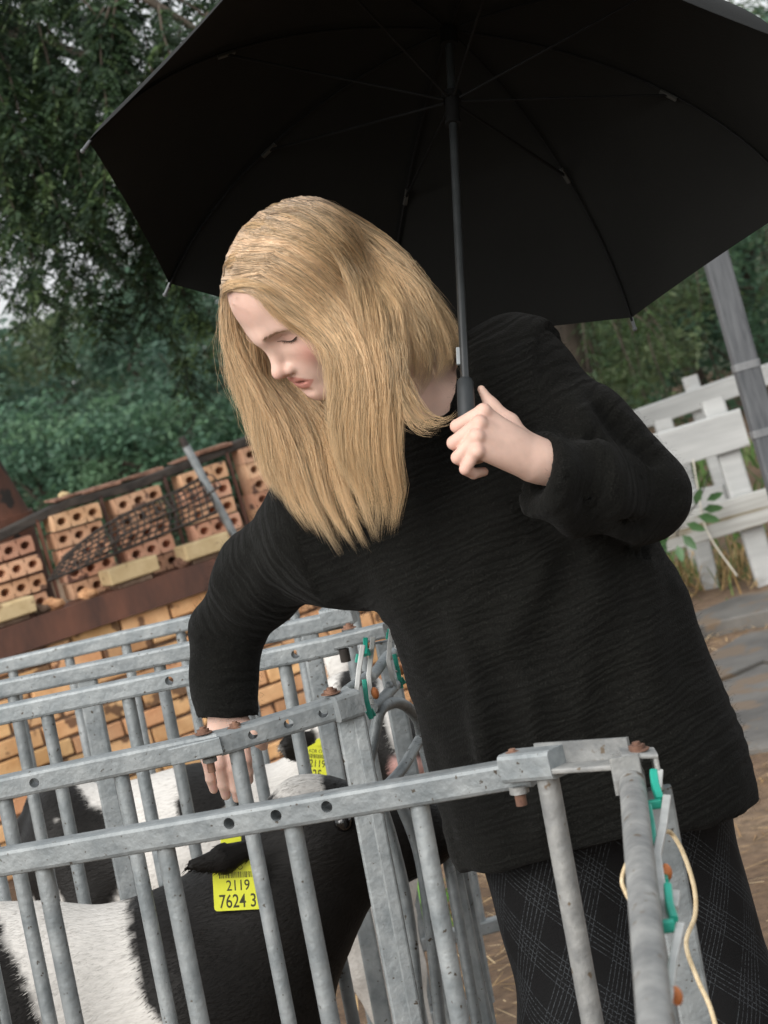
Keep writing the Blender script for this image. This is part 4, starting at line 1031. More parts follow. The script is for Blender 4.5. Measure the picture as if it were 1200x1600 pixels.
# ---- black and white calf under the hand
D1 = 3.56
def p1(x, y, d=D1): return P(x, y, d)
def parts1(S):
    S.cap(p1(-215, 1665), p1(20, 1618), .162, .178, .06); S.cap(p1(20, 1618), p1(300, 1590), .178, .168, .08)
    S.ell(p1(330, 1600), (.17, .125, .19), .08)
    S.cap(p1(330, 1560), p1(425, 1420), .135, .105, .07); S.cap(p1(425, 1420), p1(478, 1330), .105, .082, .05)
    S.cap(p1(400, 1500), p1(500, 1400), .10, .065, .05)
    S.ell(p1(500, 1305, 3.55), (.084, .072, .078), .04); S.ell(p1(468, 1252, 3.55), (.036, .048, .034), .03)
    S.cap(p1(520, 1300, 3.55), p1(600, 1305, 3.55), .072, .056, .035); S.cap(p1(600, 1300, 3.55), p1(668, 1296, 3.55), .052, .044, .03)
    S.ell(p1(680, 1300, 3.55), (.034, .044, .040), .02)
    S.cap(p1(535, 1375, 3.55), p1(650, 1335, 3.55), .044, .03, .03)
    for sd in (-1, 1): S.ell(p1(545, 1275, 3.55 + sd * .058), (.030, .018, .022), .015)
    legs(S, [(p1(360, 1690, D1 - .07), .05, 0), (p1(380, 1690, D1 + .07), .05, 0), (p1(-190, 1700, D1 - .07), .058, 1), (p1(-170, 1700, D1 + .07), .058, 1)])
    # ears
    for (a, b, dd) in (((400, 1322), (290, 1356), -.125), ((430, 1290), (372, 1255), .14)):
        A0, B0 = p1(a[0], a[1], D1 + dd), p1(b[0], b[1], D1 + dd * 1.25)
        ed = unit(FW - unit(B0 - A0) * (FW @ unit(B0 - A0))); mid = A0 + (B0 - A0) * .45 - UP * .004
        S.cap(A0, mid, .014, .0215, .01, sq=(ed, 1.7)); S.cap(mid, B0, .0215, .007, .008, sq=(ed, 1.7))
def col1(V):
    q = proj(V); j = np.c_[V] * 1.0; x = q[:, 0] + 26 * fbm(j, 9, 3) + 5 * vnoise(j, 90); y = q[:, 1] + 22 * fbm(j + 9, 9, 3)
    edge_r = np.interp(q[:, 1], [1400, 1460, 1510, 1560, 1600, 1700], [200, 198, 214, 222, 252, 290])
    edge_l = np.interp(q[:, 1], [1400, 1470, 1530, 1600, 1700], [-20, 5, 36, 62, 90])
    w = sstep(edge_r + 6, edge_r - 6, x) * sstep(edge_l - 6, edge_l + 6, x)
    w = np.maximum(w, sstep(45, 40, np.abs(x - 462)) * sstep(1246, 1238, y) * (q[:, 2] < 9))
    w = np.maximum(w, sstep(.42, .38, V[:, 2] + .03 * vnoise(j, 12)))
    C = BLK + (WHT - BLK) * w[:, None]; return C
b1 = p1(60, 1650); b1 = np.array([b1[0], b1[1], 0.0])
lo = np.array([-1.05, 3.25, -.01]); hi = np.array([.32, 3.85, 1.16])
def flow1(p): return -BX[None] * 1.0 + np.array([0, 0, -.55])
make_calf('calf', 'black headed calf with a white saddle under the reaching hand', b1, parts1, (lo, hi), .0085, col1, [(p1(536, 1284, 3.478), .0150)], flow1, 60000, keep=lambda p: 1.0 * (p[:, 2] > .45))
ear_tag((372, 1383), 3.438, 78, 3, 'yellow ear tag reading 7624 under the black ear of the calf being touched', '2119', '7624 3')
q = P(361, 1312, 3.475); mb = MB(); mb.bar(q - UP * .009, q + UP * .009, .030, .003, up=FW, bev=.001)
o = mb.build('ear_tag', M['tag']); tag(o, 'yellow back piece of an ear tag above the black ear', 'ear tag', 'yellow ear tags on the calves')
# ---- white calf in the far pen
D2 = 4.62
def p2(x, y, d=D2): return P(x, y, d)
def parts2(S):
    S.cap(p2(150, 1352), p2(330, 1335), .148, .158, .06); S.cap(p2(330, 1335), p2(500, 1312), .158, .148, .07)
    S.ell(p2(545, 1370), (.13, .115, .16), .07)
    S.cap(p2(505, 1290), p2(535, 1170), .115, .085, .06)
    S.ell(p2(548, 1118, 4.55), (.07, .075, .078), .04); S.cap(p2(560, 1110, 4.52), p2(608, 1160, 4.44), .068, .055, .035); S.cap(p2(605, 1155, 4.44), p2(630, 1190, 4.40), .052, .043, .03)
    S.cap(p2(548, 1170, 4.53), p2(612, 1198, 4.43), .045, .032, .03)
    S.ell(p2(110, 1300), (.06, .10, .10), .06)
    legs(S, [(p2(560, 1440, D2 - .07), .052, 0), (p2(600, 1440, D2 + .07), .052, 0), (p2(150, 1420, D2 - .07), .056, 1), (p2(165, 1420, D2 + .07), .056, 1)])
    for (a, b, dd) in (((500, 1165), (446, 1168), -.11), ((540, 1060), (520, 1010), .06)):
        A0, B0 = p2(a[0], a[1], D2 + dd), p2(b[0], b[1], D2 + dd * 1.2); ax = axes_from(B0 - A0, FW); c = (A0 + B0) / 2
        S.ell(c, (np.linalg.norm(B0 - A0) * .75, .013, .032), .012, ax=np.array([ax[0], unit(FW - ax[0] * (FW @ ax[0])), ax[1]]))
    S.chain([p2(95, 1262), p2(60, 1255), p2(40, 1290), p2(45, 1390)], [.024, .018, .014, .02], .02)
def col2(V):
    q = proj(V); x = q[:, 0] + 24 * fbm(V, 9, 3); y = q[:, 1] + 22 * fbm(V + 7, 9, 3)
    def blob(cx, cy, rx, ry): return sstep(1.06, .94, np.sqrt(((x - cx) / rx)**2 + ((y - cy) / ry)**2))
    b = np.maximum.reduce([blob(135, 1345, 62, 88), blob(80, 1250, 60, 34), blob(318, 1235, 40, 75), blob(60, 1300, 30, 120)])
    head = sstep(505, 515, x + (y - 1180) * .25) * sstep(1262, 1250, y + (x - 520) * .2)
    b = np.maximum(b, head); b = np.maximum(b, sstep(512, 500, x) * sstep(1135, 1140, y) * sstep(1200, 1192, y) * sstep(430, 440, x) * (q[:, 2] < D2 - .06))
    # white blaze down the face, pink nose
    dx = (q[:, 0] - np.interp(q[:, 1], [1050, 1110, 1160, 1210], [596, 604, 622, 640]))
    bl = sstep(15, 10, np.abs(dx - 4 + 3 * fbm(V, 20, 2))) * sstep(1245, 1235, y)
    b = b * (1 - bl)
    C = WHT + (BLK - WHT) * b[:, None]
    pn = sstep(1178, 1192, q[:, 1]) * sstep(605, 614, q[:, 0]) * sstep(1225, 1215, q[:, 1]); return C + (PNK - C) * pn[:, None] * .9
b2 = p2(330, 1400); b2 = np.array([b2[0], b2[1], 0.0])
make_calf('calf', 'white calf with black patches and a white blaze in the far pen', b2, parts2, (np.array([-.85, 4.2, -.01]), np.array([.28, 4.95, 1.25])), .0095, col2, [(p2(566, 1118, 4.46), .012)], flow1, 40000, keep=lambda p: 1.0 * (p[:, 2] > .3))
ear_tag((496, 1193), 4.40, 54, -4, 'smaller yellow ear tag reading 7625 on the patched calf in the far pen', '2119', '7625')
# ================================================================== the person
HD = 3.09
psi, tht = math.radians(62), math.radians(39)
def camvec(x, y, z): return x * RT + y * UP - z * FW
H_F = unit(camvec(-.568, -.725, .388))
H_L = camvec(.564, 0, .826); H_L = unit(H_L - H_F * (H_L @ H_F))
H_U = np.cross(H_F, H_L); H_U = H_U if H_U[2] > 0 else -H_U
H_0 = P(495, 472, HD) + H_U * .018
HM = np.array([H_L, H_F, H_U])
def hl(V): return H_0 + np.asarray(V) @ HM           # head-local (left, forward, up) to world
foot = P(1010, 1300, 3.22); foot = np.array([foot[0] + .02, foot[1], 0.0])
person = empty('person', foot, 'person with long blond hair in a black sweater holding a black umbrella over the pens', 'person')
# ---- head
S = SDF((-.085, -.115, -.225), (.085, .125, .122), .0018)
S.ell((0, -.008, .035), (.071, .091, .077), .0)
S.ell((0, .019, .030), (.064, .077, .070), .02)
S.ell((0, .036, -.035), (.055, .055, .070), .03)
for x in (-1, 1):
    S.cap((x * .008, .0875, .007), (x * .038, .0715, .009), .0100, .008, .018)
    S.ell((x * .039, .055, -.036), (.022, .022, .022), .025)
    S.cap((x * .047, -.005, -.062), (x * .016, .066, -.098), .017, .014, .03)
S.ell((0, .068, -.064), (.032, .026, .026), .022)
S.ell((0, .072, -.095), (.019, .0185, .0150), .018)
for x in (-1, 1):
    S.ell((x * .032, .0975, -.0055), (.0165, .0150, .0105), .014, sub=True)
    S.ell((x * .032, .0650, -.0060), (.0150, .0145, .0128), .005)
    S.cap((x * .021, .0825, .0006), (x * .044, .0745, .0006), .0009, .0009, .0035, sub=True)
S.cap((0, .0855, -.003), (0, .1035, -.036), .0068, .0074, .012)
S.ell((0, .1050, -.0400), (.0086, .0104, .0086), .007)
for x in (-1, 1):
    S.ell((x * .0108, .0940, -.0445), (.0058, .0090, .0066), .006)
S.cap((0, .1010, -.0470), (0, .0915, -.0545), .0042, .0046, .005)
for x in (-1, 1):
    S.ell((x * .0065, .0990, -.0515), (.0030, .0055, .0032), .002, sub=True)
    S.cap((0, .0925, -.0624), (x * .008, .0920, -.0614), .0038, .0038, .005); S.cap((x * .008, .0920, -.0614), (x * .0215, .0805, -.0692), .0038, .0026, .005)
    S.cap((0, .0880, -.0758), (x * .010, .0862, -.0756), .0047, .0044, .005); S.cap((x * .010, .0862, -.0756), (x * .0205, .0798, -.0710), .0044, .0026, .005)
S.cap((0, .0985, -.0560), (0, .0975, -.0600), .0022, .0022, .003, sub=True)
S.ell((0, .0955, -.0692), (.0135, .0125, .0021), .002, sub=True)
for x in (-1, 1): S.cap((x * .012, .0935, -.0696), (x * .0225, .0855, -.0712), .0012, .0008, .0015, sub=True)
S.ell((0, .096, -.0860), (.014, .006, .0035), .006, sub=True)
S.cap((0, -.02, -.08), (0, -.052, -.21), .047, .050, .03)
V, Q = S.mesh(); V = relax(V, Q, 1, .35); V2 = relax(V, Q, 14, .5); _w = sstep(.012, .030, V[:, 2])[:, None]; V = V + (V2 - V) * _w
def gs(p, c, r): return np.exp(-(((p - np.array(c)) / np.array(r))**2).sum(1))
SK, BLUSH, LIP = np.array([.63, .43, .352]), np.array([.56, .245, .195]), np.array([.48, .185, .15])
C = np.tile(SK, (len(V), 1))
pink = np.zeros(len(V))
for x in (-1, 1): pink += .80 * gs(V, (x * .045, .066, -.037), (.020, .03, .018)); pink += .30 * gs(V, (x * .031, .08, -.006), (.016, .02, .009))
pink += .45 * gs(V, (0, .112, -.042), (.013, .014, .011)) + .3 * gs(V, (0, .08, -.096), (.018, .02, .012)) + .2 * gs(V, (0, .09, .05), (.03, .03, .02))
C = C + (BLUSH - C) * np.clip(pink, 0, .8)[:, None]
ax = np.abs(V[:, 0])
up_lip = (V[:, 1] > .0775) & (ax < .026)
lc = np.interp(ax, [0, .009, .0235, .026], [-.0578, -.0568, -.0690, -.0712]); ll = np.interp(ax, [0, .012, .0225, .026], [-.0812, -.0806, -.0745, -.0718])
lipm = sstep(lc + .0010, lc - .0012, V[:, 2]) * sstep(ll - .0012, ll + .0010, V[:, 2]) * up_lip
C = C + (LIP - C) * (lipm * .85)[:, None]
inm = (gs(V, (0, .088, -.0694), (.013, .006, .0016)) > .4) & (V[:, 1] < .092)
C[inm] = (.10, .02, .018)
head_V, head_Q, head_C = hl(V), Q, C
# ---- hands
def finger(S, pts, rs, k=.004, k0=.008): S.chain([P(*p) for p in pts], rs, k, k0)
a = P(690, 590, 2.9); b = P(980, 790, 3.12)
pts_box = np.array([P(x, y, d) for x in (690, 985) for y in (585, 800) for d in (2.90, 3.07)])
S = SDF(pts_box.min(0), pts_box.max(0), .0018)
wr = (836, 716, 2.985)
mc = [(755, 642, 2.958), (748, 661, 2.945), (744, 682, 2.936), (744, 705, 2.932)]
for i, (m_, w_) in enumerate(zip(mc, [(822, 702, 2.985), (826, 711, 2.980), (828, 721, 2.978), (826, 731, 2.980)])):
    S.cap(P(*m_), P(*w_), .0088 if i < 3 else .0080, .0155, .010)
S.ell(P(792, 695, 2.972), (.034, .017, .024), .012, ax=axes_from(P(836, 716, 2.985) - P(748, 675, 2.96), UP))
S.cap(P(812, 706, 2.990), P(850, 722, 2.996), .0215, .0235, .015, sq=(FW, 1.12)); S.cap(P(850, 722, 2.996), P(960, 752, 3.04), .0235, .031, .02)
S.chain([P(824, 700, 3.0), P(797, 660, 3.008), P(768, 634, 3.012), P(752, 608, 3.010)], [.0150, .0102, .0085, .0050], .008, .014)
fin = [[mc[0], (714, 666, 2.964), (722, 672, 2.990), (748, 674, 3.004)], [mc[1], (709, 692, 2.951), (718, 699, 2.976), (748, 696, 2.992)],
       [mc[2], (715, 715, 2.942), (724, 721, 2.966), (750, 716, 2.982)], [mc[3], (727, 733, 2.938), (740, 740, 2.952), (756, 737, 2.968)]]
for i, f_ in enumerate(fin):
    r0 = (.0087, .0089, .0085, .0076)[i]
    S.chain([P(*p) for p in f_], [r0, r0 * .97, r0 * .9, r0 * .76], .0015, .003)
for m_ in mc[:4]: S.ell(P(m_[0] + 2, m_[1], m_[2] - .0035), (.0074,) * 3, .006)
LV, LQ = S.mesh(); LV = relax(LV, LQ, 1, .3)
def skin_hand(V, knuckles, nails=()):
    C = np.tile(SK, (len(V), 1)); p = np.zeros(len(V))
    for k_ in knuckles: p += .5 * np.exp(-(np.linalg.norm(V - P(*k_), axis=1) / .010)**2)
    C = C + (BLUSH * np.array([1.05, 1.15, 1.15]) - C) * np.clip(p, 0, .6)[:, None]
    for (n_, r) in nails:
        w = np.exp(-(np.linalg.norm(V - P(*n_), axis=1) / r)**4); C = C + (np.array([.66, .42, .37]) - C) * w[:, None]
    return C * (1 + .05 * fbm(V, 120, 2))[:, None]
LC = skin_hand(LV, mc + [f_[1] for f_ in fin])
pts_box = np.array([P(x, y, d) for x in (300, 430) for y in (1040, 1265) for d in (3.33, 3.45)])
S = SDF(pts_box.min(0), pts_box.max(0), .0018)
S.cap(P(352, 1050, 3.40), P(354, 1115, 3.385), .028, .0245, .01); S.cap(P(354, 1115, 3.385), P(354, 1135, 3.383), .0245, .022, .01, sq=(FW, 1.2))
rf = [[(327, 1160, 3.385), (324, 1190, 3.372), (329, 1217, 3.378), (334, 1234, 3.388)], [(343, 1162, 3.378), (344, 1196, 3.364), (349, 1226, 3.372), (353, 1243, 3.383)],
      [(361, 1162, 3.378), (366, 1202, 3.364), (369, 1232, 3.372), (371, 1247, 3.383)], [(379, 1158, 3.384), (384, 1188, 3.370), (387, 1207, 3.376), (389, 1219, 3.385)]]
for i, f_ in enumerate(rf):
    S.cap(P(346 + i * 6, 1130, 3.383), P(*f_[0]), .014, .0105, .012)
    r0 = (.0076, .0086, .0088, .0084)[i]; S.chain([P(*p) for p in f_], [.0098, r0 * 1.0, r0 * .92, r0 * .78], .003, .006)
S.chain([P(374, 1128, 3.375), P(395, 1146, 3.365), P(405, 1157, 3.365), P(411, 1165, 3.37)], [.013, .010, .0088, .0072], .006, .012)
RV, RQ = S.mesh(); RV = relax(RV, RQ, 1, .3)
RC = skin_hand(RV, [f_[1] for f_ in rf], [((f_[3][0] - .5, f_[3][1] - 4, f_[3][2] - .009), .0048) for f_ in rf])
# ---- a plain body under the clothes joins head and hands
lo = np.minimum(P(330, 1700, 3.45), P(1150, 560, 3.0)) - .25; hi = np.maximum(P(330, 640, 3.45), P(1180, 560, 3.4)) + .15
S = SDF((-.42, 2.75, .0), (.72, 3.65, 1.55), .012)
def under_body(S, k=.05):
    S.cap(P(682, 618, 3.15), P(700, 700, 3.2), .045, .07, k); S.cap(P(780, 620, 3.15), P(520, 800, 3.28), .055, .055, k)
    S.cap(P(690, 740, 3.2), P(900, 1240, 3.22), .10, .105, k, sq=(FW, 1.3))
    S.chain([P(795, 605, 3.13), P(915, 705, 3.11), P(990, 772, 3.08), P(900, 742, 3.03)], [.05, .046, .038, .03], .03)
    S.chain([P(515, 808, 3.28), P(410, 895, 3.36), P(354, 985, 3.40), P(352, 1070, 3.40)], [.05, .046, .036, .028], .03)
    for (p, q) in (((880, 1290, 3.24), (936, 1600, 3.24)), ((1020, 1295, 3.285), (1108, 1600, 3.29))):
        A0, B0 = P(*p), P(*q); g_ = np.array([B0[0] + .01, B0[1], .09]); S.chain([A0, B0, g_], [.075, .055, .038], .03)
under_body(S); BV, BQ = S.mesh()
V = np.concatenate([head_V, LV, RV, BV]); o1, o2, o3 = len(head_V), len(head_V) + len(LV), len(head_V) + len(LV) + len(RV)
Q = np.concatenate([head_Q, LQ + o1, RQ + o2, BQ + o3]); C = np.concatenate([head_C, LC, RC, np.tile(SK, (len(BV), 1))])
M['skin'] = vcol_mat('skin', rough=.55, spec=.3, bump=.12, bscale=1100, sub=.15, noise=.09, nscale=90)
body = obj('body', V, Q, M['skin'], person, smooth=True); colors(body, C)
# ---- lashes and brows
M['lash'] = mat('lash', (.05, .03, .02), rough=.6); M['brow'] = mat('brow', (.28, .175, .105), (.40, .26, .165), scale=30, rough=.7)
HLV = (head_V - H_0) @ HM.T; HLF = HLV[HLV[:, 1] > .045]
def surf_y(x, z):
    d = (HLF[:, 0] - x)**2 + (HLF[:, 2] - z)**2; m_ = d < .0022**2
    return HLF[m_, 1].max() if m_.any() else HLF[np.argmin(d), 1]
mb = MB()
for x in (-1, 1):
    lid = [(x * (.0185 + .0280 * u), -.0040 - .0052 * math.sin(math.pi * u) - .0045 * u) for u in np.linspace(0, 1, 9)]
    lid = [np.array([a_, surf_y(a_, b_) + .0003, b_]) for a_, b_ in lid]
    mb.tube([hl(p) for p in lid], [.0003, .0005, .0007, .0009, .0010, .0010, .0010, .0009, .0005], 6)
    for k in range(34):
        u = random.uniform(.15, 1); i = min(int(u * 8), 7); p = lid[i] + (lid[i + 1] - lid[i]) * (u * 8 - i)
        d = np.array([x * .45 * (u - .3), .75, -.55 + random.uniform(-.15, .15)]); L_ = random.uniform(.004, .0075) * (.6 + .5 * u)
        mb.tube([hl(p), hl(p + d * L_ * .5), hl(p + d * L_ + [0, 0, L_ * .25])], [.00026, .0002, .00006], 3, cap=False)
mb.build('eyelashes', M['lash'], person)['kind'] = 'stuff'
head_tree = V[:o1]
def snap(p):                                   # nearest head vertex
    i = np.argmin(((head_tree - p)**2).sum(1)); return head_tree[i]
mb = MB()
for x in (-1, 1):
    for k in range(150):
        u = random.uniform(0, 1); p = np.array([x * (.013 + .034 * u), .10 - .014 * u, .0085 + .003 * u - .012 * max(0, u - .55) + random.uniform(-.0022, .0022) * (1.1 - u)])
        p[1] = surf_y(p[0], p[2]); q = hl(p); d = HM.T @ np.zeros(3)
        dr = unit(H_L * x * 1.0 + H_U * (.75 - .9 * u) - H_F * .45 * u); L_ = random.uniform(.005, .009)
        mb.tube([q, q + dr * L_ * .5 + H_F * .0006, q + dr * L_], [.00026, .00022, .00006], 3, cap=False)
mb.build('eyebrows', M['brow'], person)['kind'] = 'stuff'

# ---- sweater
def knit_mat():
    m = bpy.data.materials.new('black_knit'); nt, b = nodes(m); L = nt.links.new
    at = N(nt, 'ShaderNodeAttribute', attribute_name='along'); tc = N(nt, 'ShaderNodeTexCoord')
    cmb = N(nt, 'ShaderNodeMapping'); cmb.inputs['Scale'].default_value = (1, 1, 1); L(at.outputs['Vector'], cmb.inputs[0])
    nz = N(nt, 'ShaderNodeTexNoise', Scale=14.0, Detail=3.0); L(tc.outputs['Object'], nz.inputs[0])
    wv = N(nt, 'ShaderNodeTexWave', Scale=30.0, Distortion=9.0, Detail=4.0); wv.inputs['Detail Scale'].default_value = 1.6; wv.wave_type = 'BANDS'; wv.bands_direction = 'X'
    L(cmb.outputs[0], wv.inputs['Vector'])
    n2 = N(nt, 'ShaderNodeTexNoise', Scale=420.0, Detail=3.0); L(tc.outputs['Object'], n2.inputs[0])
    n4 = N(nt, 'ShaderNodeTexNoise', Scale=5.0, Detail=4.0); L(tc.outputs['Object'], n4.inputs[0])
    c = ramp(nt, n2.outputs[0], [(.35, (.0026, .0026, .0023)), (.62, (.0062, .0062, .0054)), (.78, (.0165, .0165, .015))]); 
    c2 = ramp(nt, n4.outputs[0], [(.35, (.75, .75, .75)), (.7, (1.35, 1.35, 1.3))])
    mx = N(nt, 'ShaderNodeMix', data_type='RGBA', blend_type='MULTIPLY'); mx.inputs[0].default_value = 1.0; L(c, mx.inputs[6]); L(c2, mx.inputs[7])
    L(mx.outputs[2], b.inputs['Base Color']); b.inputs['Roughness'].default_value = .95; b.inputs['Specular IOR Level'].default_value = .12
    b.inputs['Sheen Weight'].default_value = .03; b.inputs['Sheen Roughness'].default_value = .5
    b1 = N(nt, 'ShaderNodeBump', Strength=.38, Distance=.006); L(wv.outputs[0], b1.inputs['Height'])
    b2 = N(nt, 'ShaderNodeBump', Strength=.7, Distance=.0025); L(n2.outputs[0], b2.inputs['Height']); L(b1.outputs[0], b2.inputs['Normal']); L(b2.outputs[0], b.inputs['Normal'])
    return m
M['knit'] = knit_mat()
SB = ((-.40, 2.78, .60), (.74, 3.62, 1.62)); SH = .0062
S = SDF(*SB, SH)
fq = (FW, 1.45)
torso = [((675, 690, 3.20), .120), ((775, 820, 3.20), .165), ((868, 1035, 3.21), .178), ((925, 1210, 3.22), .193), ((953, 1300, 3.22), .202)]
for (p, r), (q, r2) in zip(torso[:-1], torso[1:]): S.cap(P(*p), P(*q), r, r2, .06, sq=fq)
S.cap(P(690, 610, 3.17), P(800, 592, 3.13), .066, .070, .05)
S.cap(P(660, 640, 3.18), P(516, 806, 3.28), .07, .076, .05)
S.cap(P(520, 838, 3.28), P(680, 855, 3.23), .090, .085, .04)
S.chain([P(800, 592, 3.13), P(905, 705, 3.11), P(1004, 776, 3.09)], [.072, .076, .056], .045)
S.chain([P(512, 806, 3.28), P(408, 896, 3.36), P(352, 985, 3.40)], [.072, .060, .047], .04)
# hem: cut flat across the body, then hollow from below
hemp = P(935, 1302, 3.22)
hn = unit(P(1168, 1246, 3.2) - P(700, 1352, 3.2)); hn = unit(np.cross(hn, FW)); hn = hn if hn[2] < 0 else -hn
S.plane_cut(hemp + hn * .005, hn)
S.cap(P(930, 1262, 3.22), P(975, 1360, 3.22), .176, .188, .01, sub=True, sq=fq)
# sleeves below the elbows with open cuffs
def sleeve(chain_, rs, cutp, cutn, inner):
    T = SDF(*SB, SH); T.chain([P(*p) for p in chain_], rs, .03); T.plane_cut(P(*cutp), cutn)
    T.cap(P(*inner[0]), P(*inner[1]), inner[2], inner[3], .003, sub=True)
    f, d = S.F, T.F; k = .03; h = np.clip(.5 + .5 * (d - f) / k, 0, 1); S.F = d + (f - d) * h - k * h * (1 - h)
sleeve([(1000, 778, 3.09), (930, 765, 3.04), (850, 742, 2.995), (800, 725, 2.97)], [.060, .055, .046, .044], (846, 735, 2.993), unit(P(790, 722, 2.97) - P(850, 738, 2.995)), ((880, 748, 3.01), (800, 725, 2.96), .029, .033))
sleeve([(352, 985, 3.40), (349, 1060, 3.40), (356, 1125, 3.385), (358, 1170, 3.38)], [.047, .044, .041, .041], (357, 1124, 3.385), unit(P(360, 1170, 3.38) - P(356, 1110, 3.385)), ((354, 1100, 3.39), (360, 1180, 3.38), .029, .031))
# draped folds
for (a_, b_, r_, k_) in [((905, 660, 3.048), (985, 735, 3.045), .011, .03), ((935, 715, 3.035), (1010, 765, 3.045), .010, .025), ((890, 735, 2.985), (985, 800, 3.03), .011, .025), ((880, 790, 3.0), (1000, 838, 3.06), .014, .03),
                         ((975, 700, 3.05), (1055, 790, 3.06), .010, .025), ((860, 860, 3.10), (790, 1010, 3.085), .014, .04), ((930, 880, 3.10), (900, 1120, 3.085), .014, .04), ((1000, 900, 3.13), (1010, 1180, 3.10), .014, .04),
                         ((720, 960, 3.11), (760, 1180, 3.09), .012, .04), ((830, 1080, 3.085), (850, 1300, 3.08), .012, .04), ((560, 850, 3.20), (660, 900, 3.14), .010, .03), ((470, 820, 3.22), (400, 930, 3.31), .009, .03)]:
    S.cap(P(*a_), P(*b_), r_, r_ * .7, k_)
for (a_, b_, r_, k_) in [((925, 690, 3.022), (995, 748, 3.03), .007, .02), ((905, 770, 2.985), (1000, 820, 3.03), .007, .02), ((940, 640, 3.05), (1020, 720, 3.05), .006, .02), ((890, 880, 3.07), (845, 1050, 3.065), .008, .03)]:
    S.cap(P(*a_), P(*b_), r_, r_ * .6, k_, sub=True)
# the neck opening
S.cap(P(655, 585, 3.13), P(685, 622, 3.16), .056, .058, .01, sub=True)
V, Q = S.mesh(); V = relax(V, Q, 2, .4); Nn = vnormals(V, Q)
segs = [(P(640, 600, 3.18), P(940, 1300, 3.22), 0.0), (P(800, 592, 3.13), P(1000, 778, 3.09), .7), (P(1000, 778, 3.09), P(850, 742, 2.99), 1.1), (P(512, 806, 3.28), P(352, 985, 3.4), 1.9), (P(352, 985, 3.4), P(357, 1124, 3.385), 2.3)]
best = np.full(len(V), 9.0); al = np.zeros(len(V))
for i, (a, b, off) in enumerate(segs):
    ab = b - a; t = ((V - a) @ ab) / (ab @ ab); tc_ = np.clip(t, 0, 1); d = np.linalg.norm(V - a - tc_[:, None] * ab, axis=1) - (.12 if i == 0 else 0)
    m_ = d < best; best = np.where(m_, d, best); al = np.where(m_, off + t * np.linalg.norm(ab), al)
n1 = fbm(V, 5, 3)
n0 = fbm(V + 3, 2.6, 2); rip = np.sin(2 * np.pi * (al / .031 + 1.6 * n1 + 2.2 * n0)) * np.clip(.35 + .9 * vnoise(V + 5, 9), 0, 1.3) * np.clip(.7 + 1.3 * vnoise(np.stack([al, al * 0, al * 0], 1), 16), .1, 1.8); fold = np.where(al > .69, 1.25, .55) * fbm(V, 6.5, 3)
t_ax = unit(segs[0][1] - segs[0][0]); acr = (V - segs[0][0]) @ unit(np.cross(t_ax, FW)); dep = V @ FW
dr = fbm(np.stack([acr * 7 + .8 * n1, dep * 7, (al + acr * .5) * 1.5], 1), 1.0, 3); fold = fold + np.where(al < .69, 1.9, .5) * dr
amp_arm = np.where(al > .68, .35, 1.0)
V = V + Nn * (rip * .0011 * amp_arm + fold * .010 + .0035 * fbm(V, 22, 2))[:, None]
# gathered folds at the elbow and cuff of the raised sleeve
c_el = P(930, 745, 3.04); w = np.exp(-(np.linalg.norm(V - c_el, axis=1) / .085)**2); V = V + Nn * (w * .014 * np.sin(((V - c_el) @ unit(RT + .5 * UP)) * 95 + 3 * fbm(V, 8, 2)))[:, None]
sw = obj('sweater', V, Q, M['knit'], person, smooth=True)
at = sw.data.attributes.new('along', 'FLOAT_VECTOR', 'POINT'); at.data.foreach_set('vector', np.stack([np.where(al > .69, al * .55, al) + .012 * n1, (V @ RT) * .3, (V @ FW) * .3], 1).astype(np.float32).ravel())
# loose fuzz of the knit
Nn = vnormals(V, Q); vis = np.where((Nn @ FW) < .25)[0]; n = 26000; vi = rng.choice(vis, n)
p = V[vi] + rng.normal(0, .003, (n, 3)); d = unit_rows(Nn[vi] * rng.uniform(.3, 1.2, (n, 1)) + rng.normal(0, .8, (n, 3))); L_ = rng.uniform(.003, .010, (n, 1))
s_ = unit_rows(np.cross(d, rng.normal(0, 1, (n, 3)))) * .00016
W = np.stack([p - s_, p + s_, p + d * L_ + rng.normal(0, .0012, (n, 3))], 1).reshape(-1, 3); i = np.arange(n) * 3
M['fuzz'] = mat('knit_fuzz', (.006, .006, .0055), (.014, .014, .013), scale=40, rough=.9, spec=.1)
fz = obj('fuzz', W, np.stack([i, i + 1, i + 2], 1), M['fuzz'], sw); fz.parent = sw; fz['kind'] = 'stuff'
fz.data.transform(Matrix.Identity(4))

